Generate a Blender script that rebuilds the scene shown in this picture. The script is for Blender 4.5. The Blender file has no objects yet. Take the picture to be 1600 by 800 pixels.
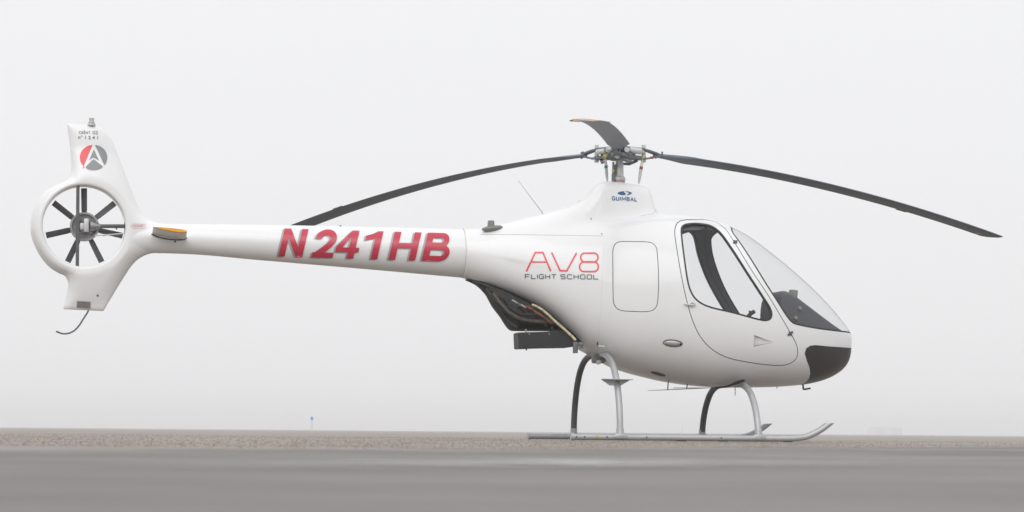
import bpy, bmesh, math, random
from mathutils import Vector, Matrix
from mathutils.bvhtree import BVHTree
from mathutils.geometry import delaunay_2d_cdt
random.seed(7)
S = bpy.context.scene
COL = S.collection
PI = math.pi

# ------------------------------------------------------------------ camera
F, DIST, HZ, CAMH = 4060.0, 20.0, 674.5, 0.06      # focal length in photo pixels, metres to the mast, horizon row, camera height
ROLL = math.radians(0.487)
YAW = math.radians(11.0)                            # nose turned away from the camera
cam = bpy.data.cameras.new('camera')
cam.sensor_width = 36.0
cam.lens = F * 36.0 / 1600.0
cam.shift_y = (HZ - 400.0) / 1600.0
cam.clip_start, cam.clip_end = 0.1, 9000
cam.dof.use_dof = True
cam.dof.focus_distance = 23.5
cam.dof.aperture_fstop = 5.6
camo = bpy.data.objects.new('camera', cam)
COL.objects.link(camo)
camo.matrix_world = Matrix.Translation((0, 0, CAMH)) @ Matrix.Rotation(PI / 2, 4, 'X') @ Matrix.Rotation(ROLL, 4, 'Z')
S.camera = camo

# ------------------------------------------------------------------ sky, sun, exposure
SUN_EL, SUN_AZ = math.radians(34), math.radians(188)    # high, behind the camera and a little to the left
w = bpy.data.worlds.new('World')
S.world = w
w.use_nodes = True
nt = w.node_tree
bg = nt.nodes['Background']
bg.inputs['Strength'].default_value = 0.1
sky = nt.nodes.new('ShaderNodeTexSky')
sky.sky_type = 'NISHITA'
sky.sun_disc = False
sky.sun_elevation = SUN_EL
sky.sun_rotation = SUN_AZ
sky.dust_density = 6
tc = nt.nodes.new('ShaderNodeTexCoord')
sx = nt.nodes.new('ShaderNodeSeparateXYZ')
nt.links.new(tc.outputs['Generated'], sx.inputs[0])
ramp = nt.nodes.new('ShaderNodeMapRange')               # an overcast sky brightens evenly towards the zenith
ramp.inputs['From Min'].default_value = 0.0
ramp.inputs['From Max'].default_value = 1.0
ramp.inputs['To Min'].default_value = 8.9
ramp.inputs['To Max'].default_value = 12.2
nt.links.new(sx.outputs['Z'], ramp.inputs['Value'])
cl = nt.nodes.new('ShaderNodeVectorMath'); cl.operation = 'SCALE'
cl.inputs[0].default_value = (0.990, 0.990, 1.005)
nt.links.new(ramp.outputs[0], cl.inputs['Scale'])
mx = nt.nodes.new('ShaderNodeMix'); mx.data_type = 'RGBA'
mx.inputs['Factor'].default_value = 0.97
nt.links.new(sky.outputs[0], mx.inputs['A'])
nt.links.new(cl.outputs[0], mx.inputs['B'])
nt.links.new(mx.outputs['Result'], bg.inputs['Color'])

sl = bpy.data.lights.new('sun', 'SUN')
sl.energy = 1.2
sl.angle = math.radians(50)
sl.color = (1.0, 0.995, 0.985)
so = bpy.data.objects.new('sun', sl)
COL.objects.link(so)
# sun_rotation is measured clockwise from +Y, seen from above
sd = Vector((math.sin(SUN_AZ) * math.cos(SUN_EL), math.cos(SUN_AZ) * math.cos(SUN_EL), math.sin(SUN_EL)))
so.rotation_euler = sd.to_track_quat('Z', 'Y').to_euler()

vs = S.view_settings
vs.view_transform = 'Standard'; vs.look = 'None'; vs.gamma = 1.0; vs.exposure = 0.0
S.cycles.volume_bounces = 2
S.cycles.max_bounces = 12
S.cycles.transparent_max_bounces = 24

# ------------------------------------------------------------------ materials
def mat(name, col, rough=0.5, metal=0.0, coat=0.0, var=0.0, vscale=20, bump=0.0, bscale=200, spec=0.5):
    m = bpy.data.materials.new(name); m.use_nodes = True
    n = m.node_tree; b = n.nodes['Principled BSDF']
    b.inputs['Base Color'].default_value = (*col, 1)
    b.inputs['Roughness'].default_value = rough
    b.inputs['Metallic'].default_value = metal
    b.inputs['Coat Weight'].default_value = coat
    b.inputs['Coat Roughness'].default_value = 0.08
    b.inputs['Specular IOR Level'].default_value = spec
    t = n.nodes.new('ShaderNodeTexCoord')
    if var:
        nz = n.nodes.new('ShaderNodeTexNoise'); nz.inputs['Scale'].default_value = vscale
        nz.inputs['Detail'].default_value = 6
        n.links.new(t.outputs['Object'], nz.inputs['Vector'])
        r = n.nodes.new('ShaderNodeMapRange')
        r.inputs['To Min'].default_value = 1 - var; r.inputs['To Max'].default_value = 1 + var
        r.inputs['From Min'].default_value = 0.3; r.inputs['From Max'].default_value = 0.7
        n.links.new(nz.outputs[0], r.inputs['Value'])
        v = n.nodes.new('ShaderNodeVectorMath'); v.operation = 'SCALE'
        v.inputs[0].default_value = col
        n.links.new(r.outputs[0], v.inputs['Scale'])
        n.links.new(v.outputs[0], b.inputs['Base Color'])
        r2 = n.nodes.new('ShaderNodeMapRange')
        r2.inputs['To Min'].default_value = max(rough - 0.08, 0.03); r2.inputs['To Max'].default_value = rough + 0.1
        n.links.new(nz.outputs[0], r2.inputs['Value'])
        n.links.new(r2.outputs[0], b.inputs['Roughness'])
    if bump:
        nz = n.nodes.new('ShaderNodeTexNoise'); nz.inputs['Scale'].default_value = bscale
        n.links.new(t.outputs['Object'], nz.inputs['Vector'])
        bp = n.nodes.new('ShaderNodeBump'); bp.inputs['Strength'].default_value = bump
        bp.inputs['Distance'].default_value = 0.002
        n.links.new(nz.outputs[0], bp.inputs['Height'])
        n.links.new(bp.outputs[0], b.inputs['Normal'])
    return m

WHITE = mat('white_paint', (0.765, 0.77, 0.775), 0.34, coat=0.45, var=0.015, vscale=3)
LINER = mat('cabin_liner', (0.085, 0.087, 0.098), 0.8, var=0.08, vscale=40, bump=0.2)
RUBBER = mat('black_rubber', (0.022, 0.022, 0.024), 0.6)
DARKPLAS = mat('smoked_plastic', (0.030, 0.029, 0.029), 0.35, coat=0.2, var=0.1, vscale=8)
BLADE = mat('blade_grey', (0.136, 0.158, 0.192), 0.45, var=0.12, vscale=9)
BLADETIP = mat('blade_tip_black', (0.03, 0.03, 0.032), 0.4)
FANBLADE = mat('fan_blade_grey', (0.048, 0.049, 0.051), 0.5, var=0.1, vscale=30)
ORANGE = mat('orange_paint', (0.80, 0.36, 0.02), 0.4, var=0.06, vscale=30)
ALU = mat('painted_aluminium', (0.42, 0.43, 0.44), 0.38, 0.35, var=0.07, vscale=14)
STEEL = mat('machined_steel', (0.33, 0.33, 0.34), 0.32, 0.8, var=0.25, vscale=45)
HUBGREY = mat('hub_composite', (0.16, 0.168, 0.178), 0.5, 0.1, var=0.25, vscale=30)
PALEGREY = mat('pale_grey_metal', (0.52, 0.53, 0.53), 0.4, 0.25, var=0.1, vscale=40)
DARKTUBE = mat('dark_grey_enamel', (0.085, 0.087, 0.09), 0.5, var=0.12, vscale=12)
GREYDUCT = mat('duct_grey', (0.30, 0.30, 0.31), 0.5, var=0.1, vscale=30)
SOOT = mat('sooted_metal', (0.020, 0.0185, 0.0175), 0.6, 0.2, var=0.5, vscale=14, bump=0.5, bscale=40)
COOLER = mat('black_box_paint', (0.013, 0.013, 0.014), 0.5, var=0.2, vscale=10)
EXHAUST = mat('heat_stained_pipe', (0.13, 0.085, 0.06), 0.45, 0.6, var=0.5, vscale=18)
CREAM = mat('cream_seal', (0.55, 0.49, 0.33), 0.7, var=0.3, vscale=35)
BRASS = mat('yellow_fitting', (0.55, 0.46, 0.10), 0.45, 0.3)
COPPER = mat('heat_shield_orange', (0.17, 0.055, 0.028), 0.5, 0.5, var=0.4, vscale=40)
RED = mat('red_vinyl', (0.50, 0.016, 0.050), 0.3, coat=0.3)
REDLOGO = mat('red_decal', (0.75, 0.055, 0.065), 0.35, coat=0.2)
GREYVINYL = mat('grey_vinyl', (0.36, 0.36, 0.36), 0.35, coat=0.2)
GREYLOGO = mat('grey_decal', (0.21, 0.225, 0.24), 0.35, coat=0.2)
DARKVINYL = mat('dark_vinyl', (0.085, 0.10, 0.12), 0.4)
BLUE = mat('blue_vinyl', (0.015, 0.09, 0.25), 0.35)
DECALWHITE = mat('white_decal', (0.80, 0.80, 0.80), 0.35)
PINK = mat('pale_red_print', (0.72, 0.33, 0.35), 0.5)
GREENBAND = mat('green_band', (0.0, 0.19, 0.14), 0.5)
REDBAND = mat('red_band', (0.36, 0.02, 0.05), 0.5)
TEAL = mat('teal_mark', (0.0, 0.32, 0.30), 0.5)
PLATE = mat('data_plate_metal', (0.28, 0.26, 0.25), 0.4, 0.4, var=0.25, vscale=60)
SEAM = mat('seam_shadow_filler', (0.20, 0.20, 0.20), 0.7)
SEALANT = mat('yellowed_sealant', (0.46, 0.45, 0.33), 0.7)
ANTGREY = mat('antenna_grey', (0.20, 0.20, 0.185), 0.6)
PLACARD = mat('yellow_placard', (0.62, 0.60, 0.30), 0.6)
SEATCLOTH = mat('seat_cloth', (0.04, 0.04, 0.045), 0.9, var=0.2, vscale=60)
POSTWHITE = mat('post_white', (0.62, 0.64, 0.60), 0.6, var=0.06, vscale=5)
POSTBLUE = mat('post_blue', (0.03, 0.22, 0.80), 0.5)
WALLPALE = mat('hangar_cream', (0.42, 0.37, 0.30), 0.8, var=0.05, vscale=1)
WALLGREY = mat('hangar_grey', (0.22, 0.22, 0.23), 0.7, var=0.05, vscale=1)

def glass(name, tint, haze=0.02):
    m = bpy.data.materials.new(name); m.use_nodes = True
    n = m.node_tree; out = n.nodes['Material Output']
    n.nodes.remove(n.nodes['Principled BSDF'])
    tr = n.nodes.new('ShaderNodeBsdfTransparent'); tr.inputs[0].default_value = (*tint, 1)
    gl = n.nodes.new('ShaderNodeBsdfGlossy'); gl.inputs['Roughness'].default_value = 0.04
    lw = n.nodes.new('ShaderNodeLayerWeight'); lw.inputs['Blend'].default_value = 0.5
    pw = n.nodes.new('ShaderNodeMath'); pw.operation = 'POWER'; pw.inputs[1].default_value = 5.0
    n.links.new(lw.outputs['Facing'], pw.inputs[0])
    p2 = n.nodes.new('ShaderNodeMath'); p2.operation = 'POWER'; p2.inputs[1].default_value = 22.0
    n.links.new(lw.outputs['Facing'], p2.inputs[0])
    tm = n.nodes.new('ShaderNodeMix'); tm.data_type = 'RGBA'; tm.inputs['A'].default_value = (*tint, 1); tm.inputs['B'].default_value = (0.25, 0.255, 0.265, 1)
    n.links.new(p2.outputs[0], tm.inputs['Factor']); n.links.new(tm.outputs['Result'], tr.inputs[0])
    fr = n.nodes.new('ShaderNodeMapRange'); fr.inputs['To Min'].default_value = 0.015; fr.inputs['To Max'].default_value = 0.07
    n.links.new(pw.outputs[0], fr.inputs['Value'])
    ms = n.nodes.new('ShaderNodeMixShader')
    n.links.new(fr.outputs[0], ms.inputs[0]); n.links.new(tr.outputs[0], ms.inputs[1]); n.links.new(gl.outputs[0], ms.inputs[2])
    df = n.nodes.new('ShaderNodeBsdfDiffuse'); df.inputs[0].default_value = (0.7, 0.7, 0.7, 1)
    m2 = n.nodes.new('ShaderNodeMixShader'); m2.inputs[0].default_value = haze
    n.links.new(ms.outputs[0], m2.inputs[1]); n.links.new(df.outputs[0], m2.inputs[2])
    n.links.new(m2.outputs[0], out.inputs[0])
    return m
GLASS = glass('clear_acrylic', (0.978, 0.980, 0.98), 0.005)
GLASSEDGE = glass('acrylic_edge', (0.30, 0.31, 0.33), 0.1)

# ------------------------------------------------------------------ measuring the photograph in the helicopter's own axes
# helicopter axes: x forward, y to its left (away from the camera), z up, origin on the ground under the mast
ca, sa = math.cos(YAW), math.sin(YAW)
cR, sR = math.cos(ROLL), math.sin(ROLL)
def unroll(px, py):
    dx, dy = px - 800, py - HZ
    return dx * cR + dy * sR, -dx * sR + dy * cR
HX = unroll(968, 240)[0] / F * DIST
HELI = Matrix.Translation((HX, DIST, 0)) @ Matrix.Rotation(YAW, 4, 'Z')
HINV = HELI.inverted()
CAML = HINV @ Vector((0, 0, CAMH))
def pt(px, py, l=0.0):
    u, v = unroll(px, py); k = u / F
    x = (k * (DIST + l * ca) - HX + l * sa) / (ca - k * sa)
    Y = DIST + x * sa + l * ca
    return Vector((x, l, CAMH - v * Y / F))
def ray(px, py):
    u, v = unroll(px, py)
    return (HINV.to_3x3() @ Vector((u / F, 1.0, -v / F))).normalized()

# ------------------------------------------------------------------ object helpers
def link(name, me, parent=None, mats=None):
    o = bpy.data.objects.new(name, me); COL.objects.link(o)
    if parent is not None: o.parent = parent
    for m in (mats or []): me.materials.append(m)
    return o
def smooth(me, ang=35):
    me.shade_smooth(); me.set_sharp_from_angle(angle=math.radians(ang))
def build(name, bm, m, parent=None, sm=True, ang=35, recalc=True):
    if recalc: bmesh.ops.recalc_face_normals(bm, faces=bm.faces[:])
    me = bpy.data.meshes.new(name); bm.to_mesh(me); bm.free()
    ms = m if isinstance(m, (list, tuple)) else [m]
    o = link(name, me, parent, ms)
    if sm: smooth(me, ang)
    return o
def frame_of(d):
    d = d.normalized()
    a = Vector((0, 0, 1)) if abs(d.z) < 0.9 else Vector((1, 0, 0))
    s = d.cross(a).normalized()
    return s, s.cross(d).normalized()
def tube(bm, pts, rad, seg=10, mi=0, caps=True, squash=None):
    pts = [Vector(p) for p in pts]; n = len(pts)
    rs = rad if isinstance(rad, (list, tuple)) else [rad] * n
    rings = []; s = None
    for i, p in enumerate(pts):
        d = (pts[min(i + 1, n - 1)] - pts[max(i - 1, 0)]).normalized()
        if s is None: s, t = frame_of(d)
        else:
            s = (s - d * s.dot(d)).normalized(); t = s.cross(d).normalized()
        rings.append([bm.verts.new(p + (s * math.cos(a) + t * math.sin(a)) * rs[i]) for a in [2 * PI * k / seg for k in range(seg)]])
    for a, b in zip(rings, rings[1:]):
        for k in range(seg):
            f = bm.faces.new((a[k], a[(k + 1) % seg], b[(k + 1) % seg], b[k])); f.material_index = mi
    if caps:
        for r in (rings[0], rings[-1]):
            try: f = bm.faces.new(r); f.material_index = mi
            except ValueError: pass
    return rings
def lathe(bm, origin, axis, prof, seg=24, mi=0):
    origin = Vector(origin); axis = Vector(axis).normalized(); s, t = frame_of(axis)
    rings = []
    for h, r in prof:
        c = origin + axis * h
        rings.append([bm.verts.new(c + (s * math.cos(a) + t * math.sin(a)) * max(r, 1e-4)) for a in [2 * PI * k / seg for k in range(seg)]])
    for a, b in zip(rings, rings[1:]):
        for k in range(seg):
            f = bm.faces.new((a[k], a[(k + 1) % seg], b[(k + 1) % seg], b[k])); f.material_index = mi
    for r in (rings[0], rings[-1]):
        f = bm.faces.new(r); f.material_index = mi
def box(bm, c, size, rot=None, bev=0.0, mi=0):
    b2 = bmesh.new()
    bmesh.ops.create_cube(b2, size=1.0)
    for v in b2.verts: v.co = Vector((v.co.x * size[0], v.co.y * size[1], v.co.z * size[2]))
    if bev: bmesh.ops.bevel(b2, geom=b2.edges[:], offset=bev, segments=2, affect='EDGES', profile=0.5)
    M = Matrix.Translation(c) @ (rot.to_4x4() if rot is not None else Matrix())
    mp = {v: bm.verts.new(M @ v.co) for v in b2.verts}
    for f in b2.faces:
        g = bm.faces.new([mp[v] for v in f.verts]); g.material_index = mi
    b2.free()
def prism(bm, poly, y0, y1, mi=0):      # poly: (x, z) points, extruded along y
    a = [bm.verts.new((x, y0, z)) for x, z in poly]
    b = [bm.verts.new((x, y1, z)) for x, z in poly]
    n = len(poly)
    for f in [bm.faces.new(a), bm.faces.new(b[::-1])] + [bm.faces.new((a[i], b[i], b[(i + 1) % n], a[(i + 1) % n])) for i in range(n)]:
        f.material_index = mi
def offset_poly(poly, d):               # moves every edge outwards by d
    n = len(poly)
    A = sum(poly[i][0] * poly[(i + 1) % n][1] - poly[(i + 1) % n][0] * poly[i][1] for i in range(n))
    sgn = 1 if A > 0 else -1
    out = []
    for i in range(n):
        p0, p1, p2 = Vector(poly[i - 1][:2]), Vector(poly[i][:2]), Vector(poly[(i + 1) % n][:2])
        e1, e2 = (p1 - p0).normalized(), (p2 - p1).normalized()
        n1, n2 = Vector((e1.y, -e1.x)) * sgn, Vector((e2.y, -e2.x)) * sgn
        m = n1 + n2
        if m.length < 1e-6: m = n1
        m.normalize()
        q = p1 + m * (d / max(m.dot(n1), 0.4))
        out.append((q.x, q.y))
    return out
def spline(pts, per=6, closed=True):    # Catmull-Rom through 2-D or 3-D points
    P = [Vector(p) for p in pts]; n = len(P); out = []
    for i in range(n if closed else n - 1):
        if closed: p0, p1, p2, p3 = P[i - 1], P[i], P[(i + 1) % n], P[(i + 2) % n]
        else: p0, p1, p2, p3 = P[max(i - 1, 0)], P[i], P[i + 1], P[min(i + 2, n - 1)]
        # centripetal, so that uneven spacing does not loop
        t01 = max((p1 - p0).length, 1e-9) ** 0.5; t12 = max((p2 - p1).length, 1e-9) ** 0.5; t23 = max((p3 - p2).length, 1e-9) ** 0.5
        m1 = (p2 - p1) + t12 * ((p1 - p0) / t01 - (p2 - p0) / (t01 + t12))
        m2 = (p2 - p1) + t12 * ((p3 - p2) / t23 - (p3 - p1) / (t12 + t23))
        if (p1 - p0).length < 1e-9: m1 = p2 - p1
        if (p3 - p2).length < 1e-9: m2 = p2 - p1
        for k in range(per):
            t = k / per; t2, t3 = t * t, t * t * t
            out.append((2 * t3 - 3 * t2 + 1) * p1 + (t3 - 2 * t2 + t) * m1 + (-2 * t3 + 3 * t2) * p2 + (t3 - t2) * m2)
    if not closed: out.append(P[-1])
    return out
class Curve1:                            # monotone cubic interpolation
    def __init__(s, xy):
        xy = sorted(xy); s.x = [a for a, b in xy]; s.y = [b for a, b in xy]; n = len(xy)
        d = [(s.y[i + 1] - s.y[i]) / (s.x[i + 1] - s.x[i]) for i in range(n - 1)]
        m = [d[0]] + [0 if d[i - 1] * d[i] <= 0 else 2 * d[i - 1] * d[i] / (d[i - 1] + d[i]) for i in range(1, n - 1)] + [d[-1]]
        s.m = m
    def __call__(s, t):
        x = s.x
        if t <= x[0]: return s.y[0]
        if t >= x[-1]: return s.y[-1]
        lo, hi = 0, len(x) - 1
        while hi - lo > 1:
            k = (lo + hi) // 2
            if x[k] <= t: lo = k
            else: hi = k
        h = x[lo + 1] - x[lo]; u = (t - x[lo]) / h; u2, u3 = u * u, u * u * u
        return (2*u3-3*u2+1)*s.y[lo] + (u3-2*u2+u)*h*s.m[lo] + (-2*u3+3*u2)*s.y[lo+1] + (u3-u2)*h*s.m[lo+1]

# ------------------------------------------------------------------ the setting: ground, haze
def ground_mat(name, c1, c2, rough, fine, spec=0.5, bump=0.6):
    m = bpy.data.materials.new(name); m.use_nodes = True
    n = m.node_tree; b = n.nodes['Principled BSDF']; t = n.nodes.new('ShaderNodeTexCoord')
    def noise(s, det, rg=0.55):
        z = n.nodes.new('ShaderNodeTexNoise'); z.inputs['Scale'].default_value = s
        z.inputs['Detail'].default_value = det; z.inputs['Roughness'].default_value = rg
        n.links.new(t.outputs['Object'], z.inputs['Vector']); return z
    big, mid, sm = noise(0.22, 4), noise(1.6, 5), noise(fine, 3, 0.7)
    def mixc(a, bb, f, lo, hi):
        r = n.nodes.new('ShaderNodeMapRange'); r.inputs['From Min'].default_value = lo; r.inputs['From Max'].default_value = hi
        n.links.new(f.outputs[0], r.inputs['Value'])
        x = n.nodes.new('ShaderNodeMix'); x.data_type = 'RGBA'
        n.links.new(r.outputs[0], x.inputs['Factor'])
        for k, v in (('A', a), ('B', bb)):
            if isinstance(v, tuple): x.inputs[k].default_value = (*v, 1)
            else: n.links.new(v, x.inputs[k])
        return x.outputs['Result']
    base = mixc(c1, c2, big, 0.35, 0.65)
    dark = tuple(0.6 * v for v in c1)
    lite = tuple(min(1.35 * v, 0.9) for v in c2)
    c = mixc(base, dark, mid, 0.58, 1.0)
    c = mixc(c, lite, sm, 0.5, 0.85)
    n.links.new(c, b.inputs['Base Color'])
    r = n.nodes.new('ShaderNodeMapRange'); r.inputs['To Min'].default_value = rough - 0.12; r.inputs['To Max'].default_value = rough + 0.12
    n.links.new(mid.outputs[0], r.inputs['Value']); n.links.new(r.outputs[0], b.inputs['Roughness'])
    b.inputs['Specular IOR Level'].default_value = spec
    bp = n.nodes.new('ShaderNodeBump'); bp.inputs['Strength'].default_value = bump; bp.inputs['Distance'].default_value = 0.006
    n.links.new(sm.outputs[0], bp.inputs['Height']); n.links.new(bp.outputs[0], b.inputs['Normal'])
    return m
def ground_two(name, A, B, line, soft):
    """weathered brown surface that gives way to grey asphalt along a ragged, worn transition"""
    m = bpy.data.materials.new(name); m.use_nodes = True
    n = m.node_tree; b = n.nodes['Principled BSDF']; t = n.nodes.new('ShaderNodeTexCoord'); L = n.links.new
    def noise(s, det, rg=0.55, sc=(1, 1, 1)):
        mp = n.nodes.new('ShaderNodeMapping'); mp.inputs['Scale'].default_value = sc; L(t.outputs['Object'], mp.inputs['Vector'])
        z = n.nodes.new('ShaderNodeTexNoise'); z.inputs['Scale'].default_value = s; z.inputs['Detail'].default_value = det; z.inputs['Roughness'].default_value = rg
        L(mp.outputs[0], z.inputs['Vector']); return z.outputs[0]
    def rng(v, lo, hi, a=0.0, c=1.0):
        r = n.nodes.new('ShaderNodeMapRange'); r.inputs['From Min'].default_value = lo; r.inputs['From Max'].default_value = hi
        r.inputs['To Min'].default_value = a; r.inputs['To Max'].default_value = c; L(v, r.inputs['Value']); return r.outputs[0]
    def mth(op, a, c):
        q = n.nodes.new('ShaderNodeMath'); q.operation = op
        for k, v in enumerate((a, c)):
            if isinstance(v, (int, float)): q.inputs[k].default_value = v
            else: L(v, q.inputs[k])
        return q.outputs[0]
    def mixc(f, a, c):
        x = n.nodes.new('ShaderNodeMix'); x.data_type = 'RGBA'; L(f, x.inputs['Factor'])
        for k, v in (('A', a), ('B', c)):
            if isinstance(v, tuple): x.inputs[k].default_value = (*v, 1)
            else: L(v, x.inputs[k])
        return x.outputs['Result']
    big, mid, fine, stain = noise(0.25, 4), noise(1.7, 5), noise(70, 3, 0.7), noise(0.8, 5, 0.6)
    ca_ = mixc(rng(big, 0.35, 0.65), A[0], A[1]); cb_ = mixc(rng(big, 0.35, 0.65), B[0], B[1])
    sp = n.nodes.new('ShaderNodeSeparateXYZ'); L(t.outputs['Object'], sp.inputs[0])
    d = mth('SUBTRACT', sp.outputs[1], mth('MULTIPLY_ADD', sp.outputs[0], line[1]))
    d.node.inputs[1].links[0].from_node.inputs[2].default_value = line[0]
    d = mth('ADD', d, rng(noise(1.1, 5, 0.65), 0.25, 0.75, -2.4, 2.4))
    f = rng(d, soft, -soft)
    c = mixc(f, ca_, cb_)
    sm_ = mth('MULTIPLY', rng(mth('ABSOLUTE', mth('ADD', d, 0.9), 0.0), 1.3, 0.2), 0.55)
    c = mixc(sm_, c, B[2])
    c = mixc(rng(mid, 0.56, 1.0), c, A[2]); c = mixc(rng(stain, 0.60, 0.85, 0, 0.75), c, B[2]); c = mixc(rng(fine, 0.5, 0.9, 0, 0.5), c, A[3])
    L(c, b.inputs['Base Color'])
    L(mth('ADD', rng(mid, 0.3, 0.7, -0.10, 0.10), rng(stain, 0.35, 0.70, 0.56, 0.34)), b.inputs['Roughness'])
    L(rng(f, 0, 1, 0.85, 0.55), b.inputs['Specular IOR Level'])
    bp = n.nodes.new('ShaderNodeBump'); bp.inputs['Strength'].default_value = 0.2; bp.inputs['Distance'].default_value = 0.006
    L(fine, bp.inputs['Height']); L(bp.outputs[0], b.inputs['Normal'])
    return m
APRON = ground_two('weathered_asphalt', ((0.150, 0.116, 0.089), (0.192, 0.156, 0.124), (0.085, 0.066, 0.050), (0.27, 0.22, 0.175)),
                   ((0.064, 0.054, 0.046), (0.108, 0.094, 0.082), (0.034, 0.029, 0.025)), (9.3, 1.9), 1.7)

def sheet(name, poly, z, m, cuts=0, wob=0.0):
    bm = bmesh.new()
    vs_ = [bm.verts.new((x, y, z)) for x, y in poly]
    bm.faces.new(vs_)
    o = build(name, bm, m, None, sm=False)
    o['kind'] = 'structure'
    if o.data.polygons[0].normal.z < 0: o.data.flip_normals()
    return o
sheet('ground', [(-4200, -300), (4200, -300), (4200, 4200), (-4200, 4200)], 0.0, APRON)
def streak_mat(cx, cy, hx, hy, ang):
    """thin pale layer, broken up in patches and fading towards its ends and edges"""
    m = bpy.data.materials.new('patchy_white'); m.use_nodes = True
    n = m.node_tree; b = n.nodes['Principled BSDF']; t = n.nodes.new('ShaderNodeTexCoord')
    mp = n.nodes.new('ShaderNodeMapping'); mp.vector_type = 'TEXTURE'
    mp.inputs['Location'].default_value = (cx, cy, 0.004); mp.inputs['Rotation'].default_value = (0, 0, ang); mp.inputs['Scale'].default_value = (hx, hy, 1)
    n.links.new(t.outputs['Object'], mp.inputs['Vector'])
    sp = n.nodes.new('ShaderNodeSeparateXYZ'); n.links.new(mp.outputs[0], sp.inputs[0])
    def fall(o, p):
        a = n.nodes.new('ShaderNodeMath'); a.operation = 'ABSOLUTE'; n.links.new(o, a.inputs[0])
        q = n.nodes.new('ShaderNodeMath'); q.operation = 'POWER'; n.links.new(a.outputs[0], q.inputs[0]); q.inputs[1].default_value = p
        r = n.nodes.new('ShaderNodeMath'); r.operation = 'SUBTRACT'; r.use_clamp = True; r.inputs[0].default_value = 1.0; n.links.new(q.outputs[0], r.inputs[1]); return r.outputs[0]
    ed = n.nodes.new('ShaderNodeMath'); ed.operation = 'MULTIPLY'; n.links.new(fall(sp.outputs[0], 1.2), ed.inputs[0]); n.links.new(fall(sp.outputs[1], 3.0), ed.inputs[1])
    z = n.nodes.new('ShaderNodeTexNoise'); z.inputs['Scale'].default_value = 3.5; z.inputs['Detail'].default_value = 8
    n.links.new(t.outputs['Object'], z.inputs['Vector'])
    r = n.nodes.new('ShaderNodeMapRange'); r.inputs['From Min'].default_value = 0.36; r.inputs['From Max'].default_value = 0.68
    n.links.new(z.outputs[0], r.inputs['Value'])
    f = n.nodes.new('ShaderNodeMath'); f.operation = 'MULTIPLY'; n.links.new(ed.outputs[0], f.inputs[0]); n.links.new(r.outputs[0], f.inputs[1])
    b.inputs['Base Color'].default_value = (0.62, 0.62, 0.61, 1); b.inputs['Roughness'].default_value = 0.6
    tr = n.nodes.new('ShaderNodeBsdfTransparent'); ms = n.nodes.new('ShaderNodeMixShader')
    n.links.new(f.outputs[0], ms.inputs[0]); n.links.new(tr.outputs[0], ms.inputs[1]); n.links.new(b.outputs[0], ms.inputs[2])
    n.links.new(ms.outputs[0], n.nodes['Material Output'].inputs[0])
    return m
def gpix(px, py):
    u, v = unroll(px, py); Y = CAMH * F / v
    return (u / F * Y, Y)
LA, LB = Vector(gpix(440, 727.5)), Vector(gpix(1330, 724.5))
ld = (LB - LA).normalized(); lnv = Vector((-ld.y, ld.x)) * 0.42; lm = (LA + LB) / 2
sheet('pale_streak', [tuple(LA - lnv), tuple(LB - lnv), tuple(LB + lnv), tuple(LA + lnv)], 0.004, streak_mat(lm.x, lm.y, (LB - LA).length / 2, 0.42, math.atan2(ld.y, ld.x)))  # pale streak across the near asphalt

# coarse stones standing proud of the asphalt under and in front of the skids
def stones():
    bm_v, bm_f, mi = [], [], []
    rnd = random.Random(3)
    for _ in range(26000):
        Y = 8.5 + 19.0 * rnd.random() ** 1.2
        half = Y * 0.225
        X = rnd.uniform(-half, half)
        if Y < 9.3 + X * 1.9 + rnd.uniform(-1.2, 2.0): continue
        r = rnd.uniform(0.002, 0.005) * rnd.uniform(0.7, 1.3); h = r * rnd.uniform(0.25, 0.6)
        k = 5; a0 = rnd.random() * 6.3; b0 = len(bm_v)
        for j in range(k):
            a = a0 + 2 * PI * j / k; q = r * rnd.uniform(0.75, 1.2)
            bm_v.append((X + q * math.cos(a), Y + q * math.sin(a), -0.001))
        for j in range(k):
            a = a0 + 2 * PI * j / k; q = r * rnd.uniform(0.35, 0.65)
            bm_v.append((X + q * math.cos(a), Y + q * math.sin(a), h * rnd.uniform(0.8, 1.1)))
        m_ = rnd.choice((0, 0, 0, 1, 1, 2))
        for j in range(k):
            bm_f.append((b0 + j, b0 + (j + 1) % k, b0 + k + (j + 1) % k, b0 + k + j)); mi.append(m_)
        bm_f.append(tuple(b0 + k + j for j in range(k))); mi.append(m_)
    me = bpy.data.meshes.new('gravel'); me.from_pydata(bm_v, [], bm_f)
    o = link('gravel', me, None, [mat('stone_brown', (0.27, 0.20, 0.15), 0.7), mat('stone_dark', (0.13, 0.10, 0.08), 0.7), mat('stone_pale', (0.44, 0.37, 0.30), 0.7)])
    me.polygons.foreach_set('material_index', mi)
    o['kind'] = 'stuff'; o['label'] = 'coarse brown stones standing proud of the weathered asphalt under the skids'
stones()

def haze():
    bm = bmesh.new(); box(bm, (0, 1990, 4.0), (8300, 4380, 10.0))
    m = bpy.data.materials.new('haze'); m.use_nodes = True
    n = m.node_tree; n.nodes.remove(n.nodes['Principled BSDF'])
    v = n.nodes.new('ShaderNodeVolumePrincipled')
    v.inputs['Color'].default_value = (0.955, 0.968, 0.99, 1); v.inputs['Density'].default_value = HAZE_DENSITY
    v.inputs['Anisotropy'].default_value = 0.0
    n.links.new(v.outputs[0], n.nodes['Material Output'].inputs['Volume'])
    o = build('haze', bm, m, None, sm=False); o['kind'] = 'stuff'; o['label'] = 'pale ground fog lying over the whole airfield'
HAZE_DENSITY = 0.0016
haze()

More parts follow.
